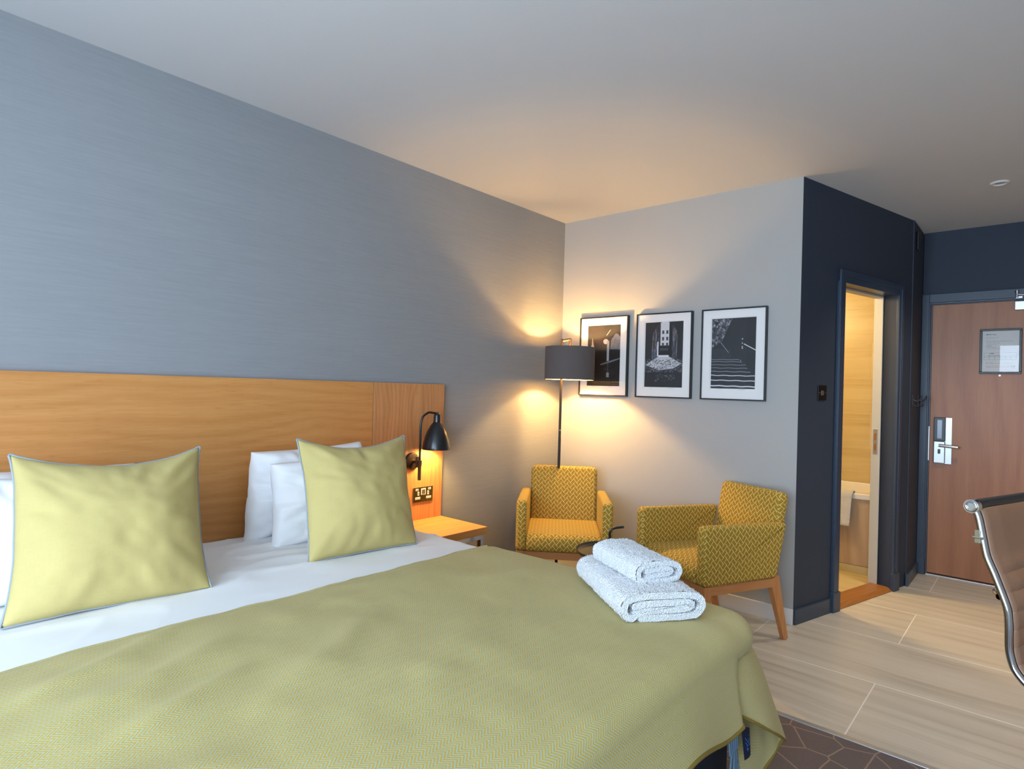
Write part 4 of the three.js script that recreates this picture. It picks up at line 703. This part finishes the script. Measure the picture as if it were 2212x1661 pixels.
// ------------------------------------------------------------------ framed photographs
function print(w, h, draw) { return canvasTexture(w, h, draw); }
{
  const W = 384, Hp = 608;
  const grain = (c, w, h, n, lo, hi, a) => { for (let k = 0; k < n; k++) { const g = Math.floor(mix(lo, hi, rnd())); c.fillStyle = `rgba(${g},${g},${g + 3},${a})`; c.fillRect(rnd() * w, rnd() * h, 1 + rnd() * 2, 1 + rnd() * 2); } };
  const night = print(W, Hp, (c, w, h) => {
    c.fillStyle = '#2e2b2a'; c.fillRect(0, 0, w, h);
    for (let k = 0; k < 60; k++) { c.fillStyle = `rgba(${60 + rnd() * 30},${54 + rnd() * 26},${50 + rnd() * 20},.06)`; c.beginPath(); c.ellipse(rnd() * w, rnd() * h * 0.35, 90, 30, 0, 0, 7); c.fill(); }
    c.fillStyle = '#0b0b0d'; c.fillRect(0, h * 0.4, w, h * 0.2); c.fillStyle = '#131214'; c.fillRect(0, h * 0.6, w, h * 0.4);
    // domed building, bright lamp, spire
    c.fillStyle = '#8c8c90'; c.beginPath(); c.moveTo(w * 0.70, h * 0.40); c.lineTo(w * 0.72, h * 0.26); c.quadraticCurveTo(w * 0.76, h * 0.2, w * 0.8, h * 0.19); c.quadraticCurveTo(w * 0.84, h * 0.13, w * 0.92, h * 0.15); c.lineTo(w, h * 0.2); c.lineTo(w, h * 0.4); c.fill();
    c.strokeStyle = '#2c2c30'; c.lineWidth = 4; for (let k = 0; k < 7; k++) { c.beginPath(); c.moveTo(w * (0.72 + k * 0.04), h * 0.24); c.lineTo(w * (0.72 + k * 0.04), h * 0.4); c.stroke(); }
    c.strokeStyle = '#d8d4cc'; c.lineWidth = 5; c.beginPath(); c.moveTo(w * 0.58, h * 0.17); c.lineTo(w * 0.70, h * 0.08); c.stroke();
    c.fillStyle = '#dcd6c8'; c.beginPath(); c.ellipse(w * 0.56, h * 0.27, 30, 26, 0, 0, 7); c.fill(); c.fillStyle = '#a9a9ad'; c.fillRect(w * 0.60, h * 0.26, 26, h * 0.33);
    c.fillStyle = '#b8b4aa'; c.beginPath(); c.moveTo(w * 0.15, h * 0.2); c.lineTo(w * 0.12, h * 0.34); c.lineTo(w * 0.19, h * 0.34); c.fill(); c.fillRect(w * 0.11, h * 0.33, 34, 30);
    c.fillStyle = '#6e6e74'; c.beginPath(); c.moveTo(w * 0.4, h * 0.64); c.quadraticCurveTo(w * 0.6, h * 0.6, w, h * 0.54); c.lineTo(w, h * 0.56); c.quadraticCurveTo(w * 0.7, h * 0.62, w * 0.42, h * 0.66); c.fill();
    c.fillStyle = 'rgba(190,186,178,.7)'; c.fillRect(w * 0.60, h * 0.78, 30, 46); c.fillStyle = 'rgba(150,150,150,.35)'; c.fillRect(w * 0.62, h * 0.62, 14, h * 0.18);
    for (let k = 0; k < 46; k++) { const g = 60 + rnd() * 90; c.fillStyle = `rgba(${g},${g},${g},.5)`; c.fillRect(w * (0.72 + rnd() * 0.26), h * (0.2 + rnd() * 0.2), 3 + rnd() * 6, 4 + rnd() * 14); }
    for (let k = 0; k < 30; k++) { c.fillStyle = 'rgba(120,118,112,.22)'; c.fillRect(w * (0.35 + rnd() * 0.5), h * (0.6 + rnd() * 0.38), 10 + rnd() * 40, 2 + rnd() * 3); }
    grain(c, w, h, 1600, 10, 70, 0.35);
  });
  const alley = print(W, Hp, (c, w, h) => {
    c.fillStyle = '#17171c'; c.fillRect(0, 0, w, h);
    // arch opening
    c.save(); c.beginPath(); c.moveTo(w * 0.16, h * 0.58); c.lineTo(w * 0.2, h * 0.2); c.quadraticCurveTo(w * 0.3, 0, w * 0.52, -4); c.quadraticCurveTo(w * 0.8, 0, w * 0.86, h * 0.22); c.lineTo(w * 0.86, h * 0.56); c.closePath(); c.clip();
    c.fillStyle = '#2b2b31'; c.fillRect(0, 0, w, h);
    for (let k = 0; k < 70; k++) { const x = w * (0.16 + rnd() * 0.2); c.fillStyle = `rgba(${90 + rnd() * 120},${90 + rnd() * 120},${95 + rnd() * 120},.35)`; c.fillRect(x, h * (0.05 + rnd() * 0.5), 3 + rnd() * 6, 20 + rnd() * 70); }
    for (let k = 0; k < 70; k++) { const x = w * (0.7 + rnd() * 0.17); c.fillStyle = `rgba(${80 + rnd() * 110},${80 + rnd() * 110},${85 + rnd() * 110},.35)`; c.fillRect(x, h * (0.05 + rnd() * 0.5), 3 + rnd() * 6, 16 + rnd() * 60); }
    c.fillStyle = '#c8c9cc'; c.fillRect(w * 0.41, 0, w * 0.24, h * 0.36); c.fillStyle = '#d8d8da'; c.fillRect(w * 0.33, h * 0.3, 12, h * 0.22);
    c.fillStyle = '#6b6b70'; for (const y of [0.13, 0.23, 0.32]) for (const x of [0.45, 0.56]) { c.fillRect(w * x, h * y, 22, 34); c.fillStyle = '#3c3c42'; c.fillRect(w * x + 3, h * y + 3, 16, 28); c.fillStyle = '#6b6b70'; }
    c.fillStyle = '#0e0e12'; c.fillRect(w * 0.64, 0, w * 0.08, h * 0.55); c.fillRect(w * 0.37, h * 0.37, w * 0.28, h * 0.13); c.fillStyle = '#3b3b40'; c.fillRect(w * 0.4, h * 0.4, w * 0.22, h * 0.04);
    c.restore();
    c.fillStyle = '#dedee0'; c.fillRect(w * 0.36, h * 0.51, w * 0.28, h * 0.025);
    c.fillStyle = '#b9babe'; c.beginPath(); c.moveTo(w * 0.36, h * 0.535); c.lineTo(w * 0.66, h * 0.535); c.lineTo(w * 0.86, h * 0.6); c.lineTo(w * 0.98, h * 0.64); c.lineTo(w * 0.75, h * 0.72); c.lineTo(w * 0.4, h * 0.74); c.lineTo(w * 0.02, h * 0.66); c.lineTo(w * 0.16, h * 0.6); c.fill();
    for (let k = 0; k < 900; k++) { const y = h * (0.57 + rnd() * 0.2), x = w * rnd(); c.fillStyle = rnd() < 0.5 ? 'rgba(40,40,46,.5)' : 'rgba(220,220,224,.3)'; c.beginPath(); c.ellipse(x, y, 4 + rnd() * 5, 2 + rnd() * 2, 0, 0, 7); c.fill(); }
    for (let k = 0; k < 40; k++) { c.fillStyle = `rgba(120,122,130,${0.2 + rnd() * 0.4})`; c.beginPath(); c.ellipse(w * (0.3 + rnd() * 0.5), h * (0.8 + rnd() * 0.12), 6 + rnd() * 6, 4 + rnd() * 3, 0, 0, 7); c.fill(); }
    grain(c, w, h, 1400, 10, 80, 0.3);
  });
  const stairs = print(W, Hp, (c, w, h) => {
    c.fillStyle = '#15161c'; c.fillRect(0, 0, w, h);
    c.save(); c.beginPath(); c.moveTo(0, 0); c.lineTo(w * 0.48, 0); c.lineTo(w * 0.24, h * 0.32); c.lineTo(0, h * 0.43); c.clip();
    c.fillStyle = '#3c3d44'; c.fillRect(0, 0, w, h);
    for (let k = 0; k < 260; k++) { const g = 60 + rnd() * 150; c.fillStyle = `rgba(${g},${g},${g + 4},.5)`; c.fillRect(rnd() * w * 0.5, rnd() * h * 0.42, 4 + rnd() * 16, 4 + rnd() * 22); }
    c.fillStyle = '#15161c'; for (let k = 0; k < 60; k++) c.fillRect(rnd() * w * 0.5, rnd() * h * 0.42, 3 + rnd() * 10, 6 + rnd() * 16);
    c.restore();
    c.fillStyle = '#0c0d11'; c.fillRect(w * 0.8, 0, w * 0.2, h);
    c.strokeStyle = '#9a9ca4'; c.lineWidth = 4; c.beginPath(); c.moveTo(w * 0.21, h * 0.34); c.lineTo(w * 0.4, h * 0.49); c.stroke();
    c.strokeStyle = '#dcdce0'; c.lineWidth = 7; c.beginPath(); c.moveTo(w * 0.74, h * 0.37); c.lineTo(w, h * 0.46); c.stroke();
    c.fillStyle = '#a4a6ae'; for (const y of [0.3, 0.36, 0.41, 0.43]) { c.beginPath(); c.ellipse(w * 0.705, h * y, 6, 7, 0, 0, 7); c.fill(); } c.beginPath(); c.moveTo(w * 0.66, h * 0.61); c.lineTo(w * 0.69, h * 0.585); c.lineTo(w * 0.68, h * 0.61); c.fill();
    for (let k = 0; k < 16; k++) { const y = h * (0.435 + k * 0.0095); c.strokeStyle = 'rgba(110,112,122,.4)'; c.lineWidth = 1.5; c.beginPath(); c.moveTo(0, y); c.lineTo(w * 0.45, y + 6); c.stroke(); }
    [[0.585, 0.66, 4], [0.615, 0.72, 4], [0.66, 0.8, 4], [0.705, 0.85, 4], [0.755, 0.9, 5], [0.81, 1, 7], [0.88, 1, 8], [0.96, 1, 11]].forEach(([y, e, t], k) => { c.strokeStyle = k < 5 ? '#8d9099' : '#c9cbd0'; c.lineWidth = t; c.beginPath(); c.moveTo(0, h * y); for (let x = 0; x <= w * e; x += 8) c.lineTo(x, h * y + 6 * (x / w) + 1.6 * Math.sin(x * 0.05 + k)); c.stroke(); });
    grain(c, w, h, 1500, 10, 70, 0.3);
  });
  const pics = [[0.374, night, 'framed black and white night scene partly behind the lamp shade'], [0.829, alley, 'framed black and white photo of an arched alley, middle picture'], [1.281, stairs, 'framed black and white photo of stone steps beside the navy wall']];
  for (const [z, tex, label] of pics) {
    const p = thing('framed_photograph', label, 'picture', [XL - 0.004, 1.236, z], 0, 'three framed photographs in a row');
    const w = 0.195, h = 0.55, f = 0.008, d = 0.026;
    mesh('frame', merge(box(-d, 0, 0, f, -w, w, 0.001), box(-d, 0, h - f, h, -w, w, 0.001), box(-d, 0, f, h - f, -w, -w + f, 0.001), box(-d, 0, f, h - f, w - f, w, 0.001)), M.black, p);
    mesh('backing', box(-0.012, 0, f, h - f, -w + f, w - f), M.mat, p);
    // mount board with a window
    const s = new THREE.Shape([[-w + f, f], [w - f, f], [w - f, h - f], [-w + f, h - f]].map((q) => new THREE.Vector2(...q))), hz = 0.1375, hy0 = 0.058, hy1 = 0.496; s.holes.push(new THREE.Path([[-hz, hy0], [-hz, hy1], [hz, hy1], [hz, hy0]].map((q) => new THREE.Vector2(...q))));
    const mg = new THREE.ExtrudeGeometry(s, { depth: 0.0025, bevelEnabled: false }); mg.rotateY(-Math.PI / 2); mg.translate(-0.0135, 0, 0); mesh('mount', mg, M.mat, p);
    const pg = new THREE.PlaneGeometry(0.265, 0.422); pg.rotateY(-Math.PI / 2); pg.translate(-0.0128, 0.28, 0);
    mesh('print', pg, std({ map: tex, roughness: 0.55 }), p);
    const sig = canvasTexture(256, 16, (c, w2, h2) => { c.fillStyle = '#e6e4df'; c.fillRect(0, 0, w2, h2); c.strokeStyle = '#777'; c.lineWidth = 1; c.beginPath(); for (let x = 40; x < 66; x += 2) c.lineTo(x, 7 + (rnd() - 0.5) * 4); c.moveTo(165, 8); for (let x = 165; x < 205; x += 2) c.lineTo(x, 8 + (rnd() - 0.5) * 9); c.stroke(); });
    const sgm = new THREE.PlaneGeometry(0.265, 0.01); sgm.rotateY(-Math.PI / 2); sgm.translate(-0.0128, 0.0633, 0); mesh('signature_strip', sgm, std({ map: sig, roughness: 0.9 }), p);
    mesh('glazing', box(-0.0225, -0.0205, f - 0.002, h - f + 0.002, -w + f - 0.002, w - f + 0.002), M.pictureGlass, p);
  }
}
// ------------------------------------------------------------------ office chair
{
  const oc = thing('office_chair', 'brown ribbed leather office chair with chrome frame at the right edge', 'office chair', [2.299, 0, 2.517], Math.atan2(-0.316, 0.949));
  // local z = facing, local x across the back; side frame curve in (z, y)
  const prof = [[0, 0.953], [0.014, 0.916], [0.034, 0.815], [0.055, 0.763], [0.087, 0.676], [0.093, 0.625], [0.095, 0.555], [0.108, 0.506], [0.14, 0.472], [0.2, 0.452], [0.34, 0.448], [0.47, 0.456], [0.52, 0.45], [0.535, 0.43]];
  const W = 0.5, curve = new THREE.CatmullRomCurve3(prof.map(([z, y]) => V(0, y, z)), false, 'catmullrom', 0.35);
  for (const x of [0, W]) { const g = tube(curve.getSpacedPoints(60).map((q) => V(x, q.y, q.z)), 0.0095, 140, 12); mesh('side_frame', g, M.chrome, oc); }
  // leather sling with sewn ribs
  const L = curve.getLength(), N = 240, rib = 0.052, start = 0.2;
  const sl = grid(24, N, (u, v) => {
    const q = curve.getPointAt(clamp(v * 0.965 + 0.012)), tg = curve.getTangentAt(clamp(v * 0.965 + 0.012)), s = v * L, nz = -tg.y, ny = tg.z;
    const bow = 0.012 * Math.sin(Math.PI * u), k = s > start ? Math.abs(Math.sin((s - start) / rib * Math.PI)) : sstep(start, start - 0.03, s) * 0.9 + 0.1;
    const off = -bow * 0.8 + 0.012 * Math.pow(k, 0.55) * Math.min(1, 6 * u, 6 * (1 - u));
    return [mix(0.012, W - 0.012, u), q.y + ny * off, q.z + nz * off, u * W, s];
  });
  mesh('sling', thick(24, N, sl, 0.014), M.leather, oc);
  for (const x of [0.013, W - 0.013]) mesh('edge_piping', tube(curve.getSpacedPoints(60).map((q) => V(x, q.y, q.z)), 0.008, 140, 10), M.leatherEdge, oc);
  mesh('top_roll', merge(rod([0.0, 0.953, 0], [W, 0.953, 0], 0.019, 24)), M.leatherEdge, oc);
  for (const [a, b] of [[-0.016, 0.004], [W - 0.004, W + 0.016]]) { const k = mesh('end_cap', merge(rod([a, 0.953, 0], [b, 0.953, 0], 0.0205, 28), (() => { const g = new THREE.TorusGeometry(0.0135, 0.004, 10, 28); g.rotateY(Math.PI / 2); return g.translate(a < 0 ? a : b, 0.953, 0); })()), M.chrome, oc); }
  mesh('bracket', merge(box(-0.013, -0.007, 0.845, 0.885, 0.008, 0.024, 0.002), rod([-0.01, 0.862, 0.004], [-0.01, 0.862, 0.03], 0.004)), M.chrome, oc);
  mesh('back_stretcher', tube([[0, 0.7, 0.07], [W * 0.25, 0.69, 0.02], [W * 0.75, 0.69, 0.02], [W, 0.7, 0.07]], 0.009, 40, 10), M.chrome, oc);
  mesh('column', merge(rod([W / 2, 0.1, 0.3], [W / 2, 0.36, 0.3], 0.025), rod([W / 2, 0.34, 0.3], [W / 2, 0.42, 0.3], 0.035), rod([0, 0.44, 0.22], [W, 0.44, 0.22], 0.01), rod([0, 0.44, 0.38], [W, 0.44, 0.38], 0.01), box(W / 2 - 0.06, W / 2 + 0.06, 0.4, 0.435, 0.2, 0.4, 0.01)), M.chrome, oc);
  for (let k = 0; k < 5; k++) { const a = k * Math.PI * 0.4 + 0.3, ex = W / 2 + 0.24 * Math.cos(a), ez = 0.3 + 0.24 * Math.sin(a); const lg = mesh('leg', bar([ex, 0.07, ez], [W / 2 + 0.02 * Math.cos(a), 0.12, 0.3 + 0.02 * Math.sin(a)], 0.024, 0.018, 0.045, 0.03, [0, 1, 0]), M.chrome, oc); mesh('castor', merge(rod([ex - 0.012, 0.026, ez], [ex + 0.012, 0.026, ez], 0.025, 20), rod([ex, 0.03, ez], [ex, 0.07, ez], 0.006)), M.black, lg); }
}
renderer.render(scene, camera);
